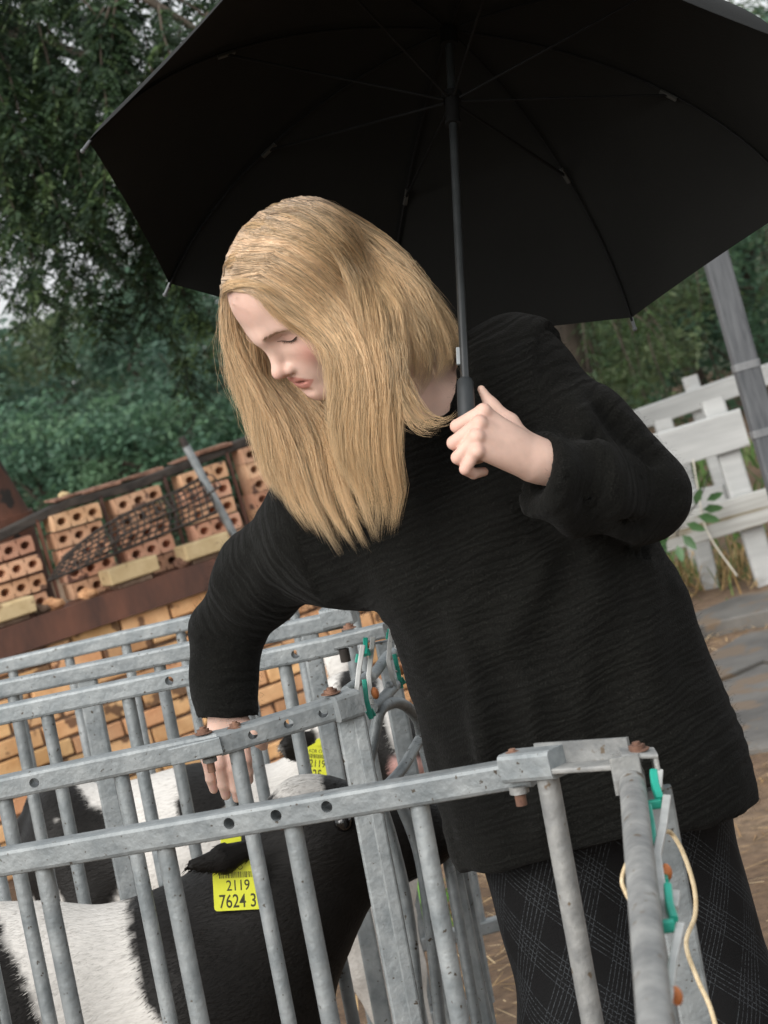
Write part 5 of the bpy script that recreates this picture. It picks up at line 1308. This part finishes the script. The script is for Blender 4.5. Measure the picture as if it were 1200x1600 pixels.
# ---- trousers with fine crossing lines
def check_mat():
    m = bpy.data.materials.new('checked_cloth'); nt, b = nodes(m); L = nt.links.new
    at = N(nt, 'ShaderNodeAttribute', attribute_name='cloth'); sp = N(nt, 'ShaderNodeSeparateXYZ'); L(at.outputs['Vector'], sp.inputs[0])
    def math_(op, a, b_=None):
        n_ = N(nt, 'ShaderNodeMath', operation=op)
        for i_, v_ in enumerate((a, b_)):
            if v_ is None: continue
            if isinstance(v_, (int, float)): n_.inputs[i_].default_value = v_
            else: L(v_, n_.inputs[i_])
        return n_.outputs[0]
    def lines(ang, period, frac0, frac1, fine):
        u = math_('ADD', math_('MULTIPLY', sp.outputs[0], math.cos(ang)), math_('MULTIPLY', sp.outputs[1], math.sin(ang)))
        band = math_('FRACT', math_('DIVIDE', u, period)); inb = math_('MULTIPLY', math_('GREATER_THAN', band, frac0), math_('LESS_THAN', band, frac1))
        f_ = math_('FRACT', math_('DIVIDE', u, fine)); return math_('MULTIPLY', inb, math_('LESS_THAN', f_, .24))
    tot = math_('MAXIMUM', lines(math.radians(40.5), .064, .2, .75, .0058), lines(math.radians(152.5), .064, .2, .75, .0058))
    tc = N(nt, 'ShaderNodeTexCoord'); no = N(nt, 'ShaderNodeTexNoise', Scale=500.0, Detail=2.0); L(tc.outputs['Object'], no.inputs[0])
    br = ramp(nt, no.outputs[0], [(.38, (0, 0, 0)), (.6, (1, 1, 1))]); k = math_('MULTIPLY', tot, br)
    mx = N(nt, 'ShaderNodeMix', data_type='RGBA'); L(k, mx.inputs[0]); mx.inputs[6].default_value = (.0042, .0042, .0046, 1); mx.inputs[7].default_value = (.036, .040, .044, 1)
    L(mx.outputs[2], b.inputs['Base Color']); b.inputs['Roughness'].default_value = .85; b.inputs['Specular IOR Level'].default_value = .2
    bp = N(nt, 'ShaderNodeBump', Strength=.4, Distance=.001); L(no.outputs[0], bp.inputs['Height']); L(bp.outputs[0], b.inputs['Normal']); return m
M['check'] = check_mat()
S = SDF((-.10, 2.90, .03), (.85, 3.60, .99), .008)
legs_ = []
for (p, q, r) in (((872, 1290, 3.235), (938, 1600, 3.235), .104), ((1025, 1295, 3.28), (1112, 1600, 3.29), .106)):
    A0, B0 = P(*p), P(*q); g_ = np.array([B0[0] + .012, B0[1], .05]); legs_.append((A0, B0, g_)); S.chain([A0, B0, g_], [r, r * .93, r * .95], .045)
S.cap(P(890, 1275, 3.235), P(990, 1260, 3.25), .105, .105, .05, sq=(FW, 1.25))
S.plane_cut(np.array([0, 0, .06]), np.array([0, 0, -1.0]))
V, Q = S.mesh(); V = relax(V, Q, 2, .4); Nn = vnormals(V, Q)
ang = np.zeros(len(V)); rr = np.full(len(V), 9.0)
for (a, b, c_) in legs_:
    q_ = V - a; d = np.linalg.norm((V - a)[:, :2] - ((V[:, 2] - a[2]) / (c_[2] - a[2]))[:, None] * (c_ - a)[:2], axis=1)
    ctr = a[:2] + ((V[:, 2] - a[2]) / (c_[2] - a[2]))[:, None] * (c_ - a)[:2]; th = np.arctan2(V[:, 0] - ctr[:, 0], -(V[:, 1] - ctr[:, 1]))
    m_ = d < rr; rr = np.where(m_, d, rr); ang = np.where(m_, th * .105, ang)
V = V + Nn * (.007 * fbm(V * np.array([1, 1, .35]), 9, 3) + .004 * np.sin(V[:, 2] * 16 + 4 * fbm(V, 4, 2)) * np.exp(-((V[:, 2] - .5) / .3)**2))[:, None]
tr = obj('trousers', V, Q, M['check'], person, smooth=True)
at = tr.data.attributes.new('cloth', 'FLOAT_VECTOR', 'POINT'); at.data.foreach_set('vector', np.stack([ang, V[:, 2] + .012 * fbm(V, 5, 2), np.zeros(len(V))], 1).astype(np.float32).ravel())
M['shoe'] = mat('black_leather', (.012, .012, .012), (.025, .024, .023), scale=15, rough=.4, bump=.2)
for (a, b, g_) in legs_:
    S = SDF(np.array([g_[0] - .32, g_[1] - .2, -.005]), np.array([g_[0] + .12, g_[1] + .12, .16]), .006); fd = unit(np.array([-.9, -.45, 0]))
    S.cap(g_ + [0, 0, .04], g_ + [0, 0, -.01], .042, .045, .02); S.cap(np.array([*g_[:2], .038]), np.array([*g_[:2], .03]) + fd * .17, .040, .034, .02)
    S.cap(np.array([*g_[:2], .034]) - fd * .03, np.array([*g_[:2], .03]) + fd * .12, .036, .036, .02); S.plane_cut(np.array([0, 0, .004]), np.array([0, 0, -1.0]))
    V, Q = S.mesh(); obj('shoe', V, Q, M['shoe'], person, smooth=True)
# ---- hair: strands interpolated between guide curves
HE_c, HE_r = np.array([0, -.003, .031]), np.array([.079, .105, .087])
def on_head(px, py, off=0.0):
    """point on the hair volume of the head along the view ray, or its edge when the ray misses"""
    o = (CAM - H_0) @ HM.T; rw = FW + (px - 600.0) / FPX * RT - (py - 800.0) / FPX * UP; d = rw @ HM.T
    R_ = HE_r + off; oo = (o - HE_c) / R_; dd = d / R_
    A, B, Cc = dd @ dd, 2 * oo @ dd, oo @ oo - 1; disc = B * B - 4 * A * Cc
    if disc > 0: t = (-B - math.sqrt(disc)) / (2 * A); q = oo + dd * t
    else: t = -B / (2 * A); q = oo + dd * t; q = q / np.linalg.norm(q)
    return hl(q * R_ + HE_c)
_hp = proj(head_V)
def skin_pt(px, py, off):
    m_ = ((_hp[:, 0] - px)**2 + (_hp[:, 1] - py)**2) < 16
    return P(px, py, (_hp[m_, 2].min() if m_.any() else 3.02) - off)
def gpt(g):
    if isinstance(g, np.ndarray): return g
    if isinstance(g[-1], str): return skin_pt(g[0], g[1], .004)
    return on_head(g[0], g[1], g[2] if len(g) > 3 else 0.0) if (len(g) == 2 or len(g) == 4) else P(*g)
def resample(pts, m):
    pts = np.asarray(pts); n = len(pts); ext = np.concatenate([[2 * pts[0] - pts[1]], pts, [2 * pts[-1] - pts[-2]]])
    seg = np.linalg.norm(np.diff(pts, axis=0), axis=1); cum = np.concatenate([[0], np.cumsum(seg)]); cum /= cum[-1]
    out = []
    for u in np.linspace(0, 1, m):
        i = min(np.searchsorted(cum, u, 'right') - 1, n - 2); t = (u - cum[i]) / (cum[i + 1] - cum[i] + 1e-12)
        p0, p1, p2, p3 = ext[i], ext[i + 1], ext[i + 2], ext[i + 3]
        out.append(.5 * (2 * p1 + (p2 - p0) * t + (2 * p0 - 5 * p1 + 4 * p2 - p3) * t * t + (3 * p1 - p0 - 3 * p2 + p3) * t**3))
    return np.array(out)
HV, HQ, HC = [], [], []; hn_ = 0
ROOT, MID, TIP = np.array([.57, .435, .315]), np.array([.77, .565, .345]), np.array([.86, .64, .38])
def strands(guides, n, rad=(.00030, .00052), depth=(0, .014), jit=.0025, clump=(40, .75), wave=.003, frizz=.0015, m=12, endvar=.12, bright=1.0, root_ash=True, taper=.93):
    global hn_
    G_ = np.array([resample([gpt(g) for g in gd], m) for gd in guides]); k = len(G_)
    u = rng.uniform(0, 1, n) * (k - 1); nc = clump[0]
    cid = np.round(u / (k - 1) * nc + rng.normal(0, .25, n)).astype(int); uc = np.clip(cid / nc * (k - 1), 0, k - 1)
    t = np.linspace(0, 1, m)
    cut = 1 - rng.uniform(0, endvar, n) * (rng.uniform(0, 1, n) < .8) - .26 * _hn(cid) ** 1.5
    uu = u[:, None] + (uc - u)[:, None] * (clump[1] * np.clip(t * 1.25 - .12, 0, 1))[None]
    uu = np.clip(uu, 0, k - 1 - 1e-6); i = uu.astype(int); f = uu - i
    tt = t[None] * cut[:, None] * (m - 1); j = np.minimum(tt.astype(int), m - 2); g = tt - j
    def at(ii, jj): return G_[ii, jj]
    def lin(ii): return at(ii, j) * (1 - g)[..., None] + at(ii, j + 1) * g[..., None]
    i2 = np.minimum(i + 1, k - 1); fs = f * f * (3 - 2 * f) * .5 + f * .5
    X = lin(i) * (1 - fs)[..., None] + lin(i2) * fs[..., None]
    back = rng.uniform(*depth, n)[:, None] * np.clip(.04 + t * 1.6, 0, 1)[None] * (1 - .35 * t[None])
    X = X + FW * back[..., None]
    ph = 1.2 + _hn(cid * 7 + 3) * 1.0; la = unit_rows(RT + .7 * np.stack([_hn(cid + 11) - .5, _hn(cid + 23) - .5, _hn(cid + 37) - .5], 1))
    amp = wave * np.clip(t * 1.4 - .25, 0, 1)[None] * (.4 + _hn(cid + 5))[:, None]
    X = X + la[:, None, :] * (amp * np.sin(t[None] * (8.5 + 1.8 * _hn(cid + 51))[:, None] + ph[:, None]))[..., None]
    X = X + (rng.normal(0, jit, (n, 1, 3)) * np.clip(.2 + t * 1.0, 0, 1)[None, :, None])
    fr = rng.normal(0, 1, (n, 4, 3)); basis = np.stack([np.sin((q + 1) * 3.1 * t + q) for q in range(4)]) * t[None]
    X = X + frizz * np.einsum('nqc,qm->nmc', fr, basis)
    T = np.gradient(X, axis=1); T /= np.linalg.norm(T, axis=2, keepdims=True) + 1e-12
    a = np.cross(T, FW); a /= np.linalg.norm(a, axis=2, keepdims=True) + 1e-9; b = np.cross(T, a)
    r = rng.uniform(*rad, n)[:, None] * (1 - taper * t[None] ** 3); r[:, -1] *= .2
    ring = [X + r[..., None] * (math.cos(q) * a + math.sin(q) * b) for q in (math.pi / 2, math.pi * 7 / 6, math.pi * 11 / 6)]
    Vv = np.stack(ring, 2).reshape(-1, 3)
    base = (np.arange(n)[:, None] * m + np.arange(m - 1)[None]) * 3
    q_ = []
    for e in range(3): e2 = (e + 1) % 3; q_.append(np.stack([base + e, base + e2, base + 3 + e2, base + 3 + e], -1).reshape(-1, 4))
    HQ.append(np.concatenate(q_) + hn_); HV.append(Vv); hn_ += len(Vv)
    tt_ = np.clip(t * 1.15, 0, 1)[None, :, None]
    c = np.where(tt_ < .5, ROOT + (MID - ROOT) * (tt_ / .5), MID + (TIP - MID) * ((tt_ - .5) / .5)) if root_ash else np.tile(MID, (1, m, 1))
    c = c * (rng.normal(1, .16, (n, 1, 1)) * (.60 + .80 * _hn(cid + 91))[:, None, None]) * bright
    c = c * np.minimum(1, 0.92 / c.max(-1, keepdims=True)); c = np.broadcast_to(c, (n, m, 3))
    HC.append(np.repeat(c.reshape(-1, 3), 3, 0))
def _hn(i): return (_perm[(np.asarray(i) * 131 + 17) & 4095] & 0xffff) / 65535.0
near = [[(346, 456), (358, 454), (378, 450, 'k'), (398, 452, 'k'), (414, 468, 'k'), (440, 493, 'k'), (468, 516, 'k'), (500, 530, 2.998), (514, 555, 2.996), (521, 600, 2.998), (524, 650, 3.004), (534, 705, 3.015), (556, 775, 3.035), (588, 850, 3.055)],
        [(344, 438), (356, 440), (374, 434), (405, 428), (440, 445), (486, 485), (522, 530, 2.994), (542, 575, 2.988), (548, 630, 2.990), (552, 685, 2.998), (570, 745, 3.010), (592, 800, 3.028), (600, 848, 3.045)],
        [(350, 398), (368, 402), (388, 396), (418, 394), (467, 418), (516, 468), (552, 530, 2.988), (572, 590, 2.982), (578, 645, 2.985), (582, 700, 2.992), (598, 755, 3.005), (618, 805, 3.022), (612, 840, 3.035)],
        [(372, 358), (390, 368), (414, 366), (446, 372), (498, 402), (552, 462), (588, 530, 2.988), (604, 590, 2.983), (606, 645, 2.986), (608, 700, 2.993), (622, 750, 3.004), (638, 795, 3.02), (628, 832, 3.03)],
        [(404, 328), (420, 338), (444, 340), (478, 352), (534, 392), (585, 455), (616, 520, 3.00), (630, 580, 2.995), (630, 640, 2.996), (628, 695, 3.002), (638, 740, 3.012), (648, 775, 3.024), (640, 808, 3.03)]]
strands([[(354, 478, 3.14), (348, 452, 3.12), (362, 447), (385, 447, 'k'), (408, 460, 'k'), (436, 488, 'k'), (464, 512, 'k')], [(350, 440, 3.14), (352, 410), (372, 400), (400, 410), (440, 430)], [(372, 370, 3.14), (380, 352), (410, 350), (450, 372), (490, 405)], [(420, 330, 3.14), (425, 318), (460, 322), (510, 345), (560, 392)], [(480, 310, 3.14), (486, 306), (520, 318), (565, 350), (605, 400)]], 1500, rad=(.00024, .0004), depth=(.001, .005), clump=(80, .1), wave=.0004, jit=.0006, frizz=.0006, endvar=.6, taper=.97, bright=.92)
strands(near, 5600, depth=(0, .022), clump=(34, .93), wave=.010, endvar=.34)
strands(near[:2], 700, depth=(0, .012), clump=(12, .92), wave=.005, bright=1.15, endvar=.3)
strands(near[1:4], 650, depth=(-.004, .004), clump=(11, .93), wave=.008, bright=1.3, endvar=.3)
back_mid = [(452, 321), (515, 340), (574, 388), (618, 445), (640, 500, 3.02), (654, 545, 3.03), (656, 585, 3.035), (650, 615, 3.04)]
back = [[(416, 341), (474, 350), (534, 392), (585, 455), (618, 520, 3.02), (636, 570, 3.03), (642, 610, 3.04), (640, 650, 3.05), (632, 690, 3.05)],
        [(440, 308), (460, 322), (515, 340), (574, 388), (618, 445), (648, 500, 3.03), (664, 545, 3.04), (666, 585, 3.05), (655, 615, 3.055), (640, 640, 3.05)],
        [(470, 300), (490, 316), (545, 338), (600, 384), (642, 440, 3.05), (672, 490, 3.05), (694, 530, 3.055), (704, 560, 3.06), (696, 585, 3.06), (680, 600, 3.06)],
        [(495, 298), (510, 316), (562, 340), (616, 388, 3.09), (655, 438, 3.08), (686, 480, 3.08), (708, 510, 3.08), (722, 530, 3.08), (718, 552, 3.085), (706, 570, 3.085)],
        [(505, 298), (525, 320), (575, 350, 3.14), (625, 398, 3.14), (660, 440, 3.13), (690, 472, 3.12), (712, 492, 3.11), (730, 505, 3.11), (742, 512, 3.11), (752, 512, 3.11)]]
strands([near[3][:8], near[4][:8], back_mid], 1500, depth=(0, .02), clump=(30, .5), wave=.004, endvar=.3)
strands(back, 3900, depth=(0, .03), clump=(40, .75), wave=.004, endvar=.22, bright=.92)
strands([[(515, 318), (560, 338), (600, 372, 3.15), (640, 420, 3.16), (660, 470, 3.17), (672, 520, 3.17), (668, 570, 3.16)], [(480, 314), (540, 345), (590, 400), (622, 470, 3.08), (636, 540, 3.10), (640, 590, 3.11), (628, 640, 3.11)]], 900, depth=(0, .03), bright=.6)
far = [[(354, 440), (350, 462, 3.135), (347, 500, 3.145), (350, 545, 3.15), (364, 592, 3.15), (388, 640, 3.145), (404, 690, 3.14), (422, 745, 3.135), (450, 800, 3.125), (478, 842, 3.12), (492, 866, 3.12)],
       [(356, 441), (357, 466, 3.125), (357, 505, 3.135), (363, 550, 3.14), (382, 598, 3.14), (408, 645, 3.135), (426, 700, 3.13), (446, 755, 3.125), (478, 805, 3.115), (505, 845, 3.11), (520, 868, 3.11)],
       [(360, 442), (364, 470, 3.12), (368, 510, 3.135), (380, 556, 3.145), (404, 604, 3.15), (435, 650, 3.14), (456, 705, 3.13), (474, 760, 3.12), (504, 810, 3.11), (530, 846, 3.10), (548, 868, 3.10)],
       [(366, 444), (371, 476, 3.14), (382, 520, 3.16), (402, 566, 3.17), (434, 614, 3.17), (472, 656, 3.155), (494, 708, 3.135), (510, 760, 3.115), (534, 806, 3.10), (556, 838, 3.09), (570, 860, 3.09)],
       [(370, 448), (380, 490, 3.17), (402, 540, 3.18), (430, 588, 3.185), (470, 630, 3.18), (510, 662, 3.16), (530, 710, 3.13), (545, 760, 3.105), (562, 800, 3.09), (580, 830, 3.08), (592, 852, 3.08)],
       [(400, 500, 3.19), (425, 545, 3.20), (455, 590, 3.20), (495, 625, 3.19), (530, 650, 3.17), (550, 690, 3.13), (562, 740, 3.10), (576, 780, 3.08), (590, 810, 3.07), (600, 830, 3.06), (606, 845, 3.06)]]
strands(far, 5400, depth=(0, .022), clump=(32, .93), wave=.010, endvar=.34)
strands(far[:4], 900, depth=(-.006, .01), clump=(14, .92), wave=.007, bright=1.22, endvar=.25)
crown = [[(405, 332), (452, 338), (500, 372), (536, 425), (560, 490, 2.99), (575, 560, 2.985), (580, 620, 2.985)], [(440, 318), (490, 332), (536, 372), (570, 425), (592, 490, 3.0), (604, 560, 2.99), (608, 620, 2.99)],
         [(470, 308), (520, 326), (565, 366), (598, 420), (620, 480, 3.02), (632, 545, 3.015), (636, 600, 3.01)], [(500, 305), (550, 330), (592, 372), (625, 428, 3.06), (648, 490, 3.05), (662, 540, 3.045), (664, 590, 3.04)]]
strands(crown, 1500, depth=(-.004, .004), clump=(34, .45), wave=.004, endvar=.5, taper=.97)
# the far side of the head, combed from the parting down to the far curtain
fars = []
for j, yj in enumerate((.066, .052, .032, .005, -.03, -.07)):
    cj = math.sqrt(max(.02, 1 - ((yj - HE_c[1]) / HE_r[1])**2)); gd = []
    for ph_ in (26, 40, 56, 74, 90, 105):
        a_ = math.radians(ph_); gd.append(hl(np.array([HE_c[0] - (HE_r[0] + .001) * cj * math.sin(a_), yj - .012 * max(0, ph_) / 100, HE_c[2] + (HE_r[2] + .001) * cj * math.cos(a_)])))
    e_ = P(395 + 26 * j, 660, 3.16 + .006 * j); gd += [gd[-1] * .45 + e_ * .55 + FW * .02, e_, P(440 + 24 * j, 770, 3.14), P(490 + 18 * j, 850, 3.12)]
    fars.append(gd)
strands(fars, 2600, depth=(.001, .006), clump=(40, .75), wave=.005, endvar=.3, m=13)
# flick towards the hand, flyaways
flick = [[(590, 520, 3.0), (606, 580, 2.99), (618, 630, 2.99), (640, 664, 2.99), (668, 680, 2.985), (694, 676, 2.97), (712, 662, 2.955)],
         [(600, 520, 3.0), (614, 575, 2.99), (626, 618, 2.99), (650, 655, 2.99), (680, 668, 2.985), (706, 662, 2.98), (734, 642, 2.975)],
         [(612, 520, 3.01), (630, 570, 3.0), (642, 604, 3.0), (662, 640, 3.0), (690, 652, 3.0), (712, 646, 2.99), (730, 628, 2.985)]]
strands(flick, 260, depth=(0, .006), clump=(9, .8), wave=.003, endvar=.35, jit=.003)
fly = [[(490, 314), (540, 325), (600, 372), (650, 430, 3.06), (690, 478, 3.06), (730, 510, 3.05), (760, 520, 3.04)], [(420, 335), (480, 330), (560, 370), (620, 450), (660, 530, 3.0), (690, 600, 2.99), (720, 640, 2.98)], [(360, 420), (352, 450, 3.12), (340, 500, 3.13), (345, 560, 3.14), (370, 640, 3.14), (400, 720, 3.13), (440, 800, 3.12)]]
strands(fly, 320, rad=(.00011, .0002), depth=(-.01, .02), jit=.007, clump=(60, .2), wave=.009, frizz=.006, endvar=.5)
for k in range(90):                            # short halo hairs along the crown
    a_ = random.uniform(0, 1); px = np.interp(a_, [0, .2, .4, .6, .8, 1], [352, 372, 420, 490, 560, 640]); py = np.interp(a_, [0, .2, .4, .6, .8, 1], [470, 390, 336, 313, 340, 420])
    dx, dy = random.uniform(-22, 22), random.uniform(-20, 6)
    strands([[(px + 12, py + 10), (px, py, 3.11), (px + dx * .5 - 3, py - 8 + dy * .4, 3.11), (px + dx, py + dy, 3.11)], [(px + 14, py + 12), (px + 2, py + 1, 3.11), (px + dx * .5, py - 6 + dy * .4, 3.11), (px + dx + 8, py + dy + 6, 3.11)]], 2, rad=(.00008, .00013), depth=(0, .02), jit=.001, clump=(2, 0), wave=.002, frizz=.0015, m=8)
strands([[(342, 466, .003, 0), (352, 456, .003, 0), (366, 450, .003, 0), (384, 447, .004, 0), (404, 452, .004, 0), (426, 474, .004, 0)], [(342, 446, .003, 0), (354, 440, .003, 0), (372, 436, .003, 0), (394, 438, .003, 0), (420, 448, .003, 0), (448, 468, .002, 0)]], 520, rad=(.00024, .0004), depth=(0, .004), clump=(30, .1), wave=.0004, jit=.0006, frizz=.0006, endvar=.5, taper=.97)
baby = [[(378, 449, 'k'), (396, 452, 'k'), (416, 472, 'k'), (442, 496, 'k'), (470, 519, 'k'), (502, 536, 2.998)], [(382, 456, 'k'), (402, 464, 'k'), (422, 486, 'k'), (446, 506, 'k'), (474, 528, 'k'), (506, 552, 2.998)]]
strands(baby, 240, rad=(.0001, .0002), depth=(-.002, .001), jit=.0022, clump=(30, .2), wave=.002, frizz=.002, endvar=.6, bright=1.1)
M['hair'] = vcol_mat('blond_hair', rough=.36, spec=.6, trans=.2)
hair = obj('hair', np.concatenate(HV), np.concatenate(HQ), M['hair'], person, smooth=True); colors(hair, np.concatenate(HC))
# scalp layer under the strands
S = SDF((-.095, -.125, -.09), (.095, .115, .125), .004)
S.ell(HE_c, HE_r - .0065, 0); S.ell((0, .098, -.030), (.062, .062, .105), .008, sub=True); S.ell((0, .02, -.11), (.07, .1, .06), .02, sub=True)
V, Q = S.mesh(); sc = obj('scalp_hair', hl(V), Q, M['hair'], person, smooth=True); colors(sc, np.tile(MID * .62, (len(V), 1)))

# ================================================================== umbrella
U_hub = P(701, 42, 3.233); U_a = unit(camvec(-.0266, .905, -.4247))
zc = camvec(0, 0, 1); uu_ = unit(np.cross(U_a, zc)); vv_ = np.cross(U_a, uu_); UR, UD, PH = .474, .229, 4.13
umb = empty('umbrella', U_hub - U_a * .66, 'open black umbrella with eight ribs held over the blond head', 'umbrella')
M['canopy'] = mat('black_canopy', (.0056, .0057, .0051), (.0082, .0083, .0075), scale=6, rough=.8, bump=.15, bscale=300, spec=.18)
M['frame_black'] = mat('black_frame', (.006, .006, .006), (.009, .009, .009), scale=30, rough=.7, spec=.12)
M['pole'] = mat('black_painted_pole', (.018, .020, .021), (.03, .033, .034), scale=40, rough=.28, spec=.6)
M['grip'] = mat('rubber_grip', (.022, .026, .028), (.034, .038, .041), scale=40, rough=.5, spec=.4)
M['clear'] = mat('grey_joint', (.024, .024, .022), (.042, .042, .038), scale=30, rough=.4, spec=.5)
M['tip'] = mat('steel_tip', (.10, .105, .11), rough=.5, metal=.3)
def rib_dir(i): t = PH - i * math.pi / 4; return math.cos(t) * uu_ + math.sin(t) * vv_
def prof(s):                                   # along a rib: radius and drop
    a = s * 1.22; return UR * math.sin(a) / math.sin(1.22), UD * (1 - math.cos(a)) / (1 - math.cos(1.22))
def rib_pt(i, s, off=0.0): r, d = prof(s); return U_hub + rib_dir(i) * r - U_a * (d + off)
ns, nt_ = 16, 9
for i in range(8):
    V = []; F = []
    for a in range(ns + 1):
        s = a / ns
        for b in range(nt_ + 1):
            w = b / nt_; A0, B0 = rib_pt(i, s), rib_pt(i + 1, s); p = A0 + (B0 - A0) * w; bow = 4 * w * (1 - w)
            mid = unit(rib_dir(i) + rib_dir(i + 1)); p = p - mid * bow * (.004 * s**2) + U_a * bow * .010 * s * (1 - s)
            V.append(p)
    for a in range(ns):
        for b in range(nt_):
            q = a * (nt_ + 1) + b; F.append((q, q + 1, q + nt_ + 2, q + nt_ + 1))
    n_ = len(V); V2 = V + [p + U_a * .0006 for p in V]
    F2 = F + [tuple(n_ + k_ for k_ in f_[::-1]) for f_ in F]
    obj('canopy_panel', V2, F2, M['canopy'], umb, smooth=True)
for i in range(8):
    pts = [rib_pt(i, s, .006) for s in np.linspace(.03, 1, 16)]
    mb = MB(); mb.tube(pts, .0021, 6); rb = mb.build('rib', M['frame_black'], umb)
    mb = MB(); j = rib_pt(i, .52, .010); mb.tube([U_hub - U_a * .118 + rib_dir(i) * .012, j], .0021, 6); mb.build('stretcher', M['frame_black'], umb)
    mb = MB(); d = unit(rib_pt(i, .56, .010) - rib_pt(i, .50, .010)); mb.bar(j - d * .012, j + d * .013, .006, .005, up=U_a, bev=.001); mb.build('joint', M['clear'], umb)
    mb = MB(); e = rib_pt(i, 1.0, .004); d = unit(rib_pt(i, 1.0) - rib_pt(i, .96)); mb.tube([e - d * .004, e + d * .014], .0026, 8); mb.ball(e + d * .014, .0034, 8, 5); mb.build('rib_tip', M['tip'], umb)
    mb = MB(); 
hand_c = U_hub - U_a * .545
mb = MB(); mb.tube([U_hub + U_a * .03, U_hub - U_a * .30, hand_c], .0056, 14); mb.build('pole', M['pole'], umb)
mb = MB(); mb.tube([U_hub - U_a * .005, U_hub - U_a * .03], .012, 14); mb.build('hub', M['frame_black'], umb)
mb = MB(); mb.tube([U_hub - U_a * .105, U_hub - U_a * .150], .0095, 14); mb.tube([U_hub - U_a * .150, U_hub - U_a * .156], .0105, 14); mb.tube([U_hub - U_a * .108, U_hub - U_a * .116], .014, 14); mb.build('runner', M['frame_black'], umb)
mb = MB(); mb.tube([U_hub + U_a * .002, U_hub + U_a * .06], [.010, .004], 12); mb.build('ferrule', M['frame_black'], umb)
mb = MB(); g0 = hand_c + U_a * .01
mb.tube([g0, g0 - U_a * .004, g0 - U_a * .03, g0 - U_a * .105, g0 - U_a * .115], [.0085, .0104, .0110, .0112, .0090], 18); gr_ = mb.build('grip', M['grip'], umb)
mb = MB(); k_ = hand_c + U_a * .045 - RT * .0065; mb.bar(k_ - U_a * .014, k_ + U_a * .010, .004, .006, up=RT, bev=.001); mb.build('button', M['galv'], umb)
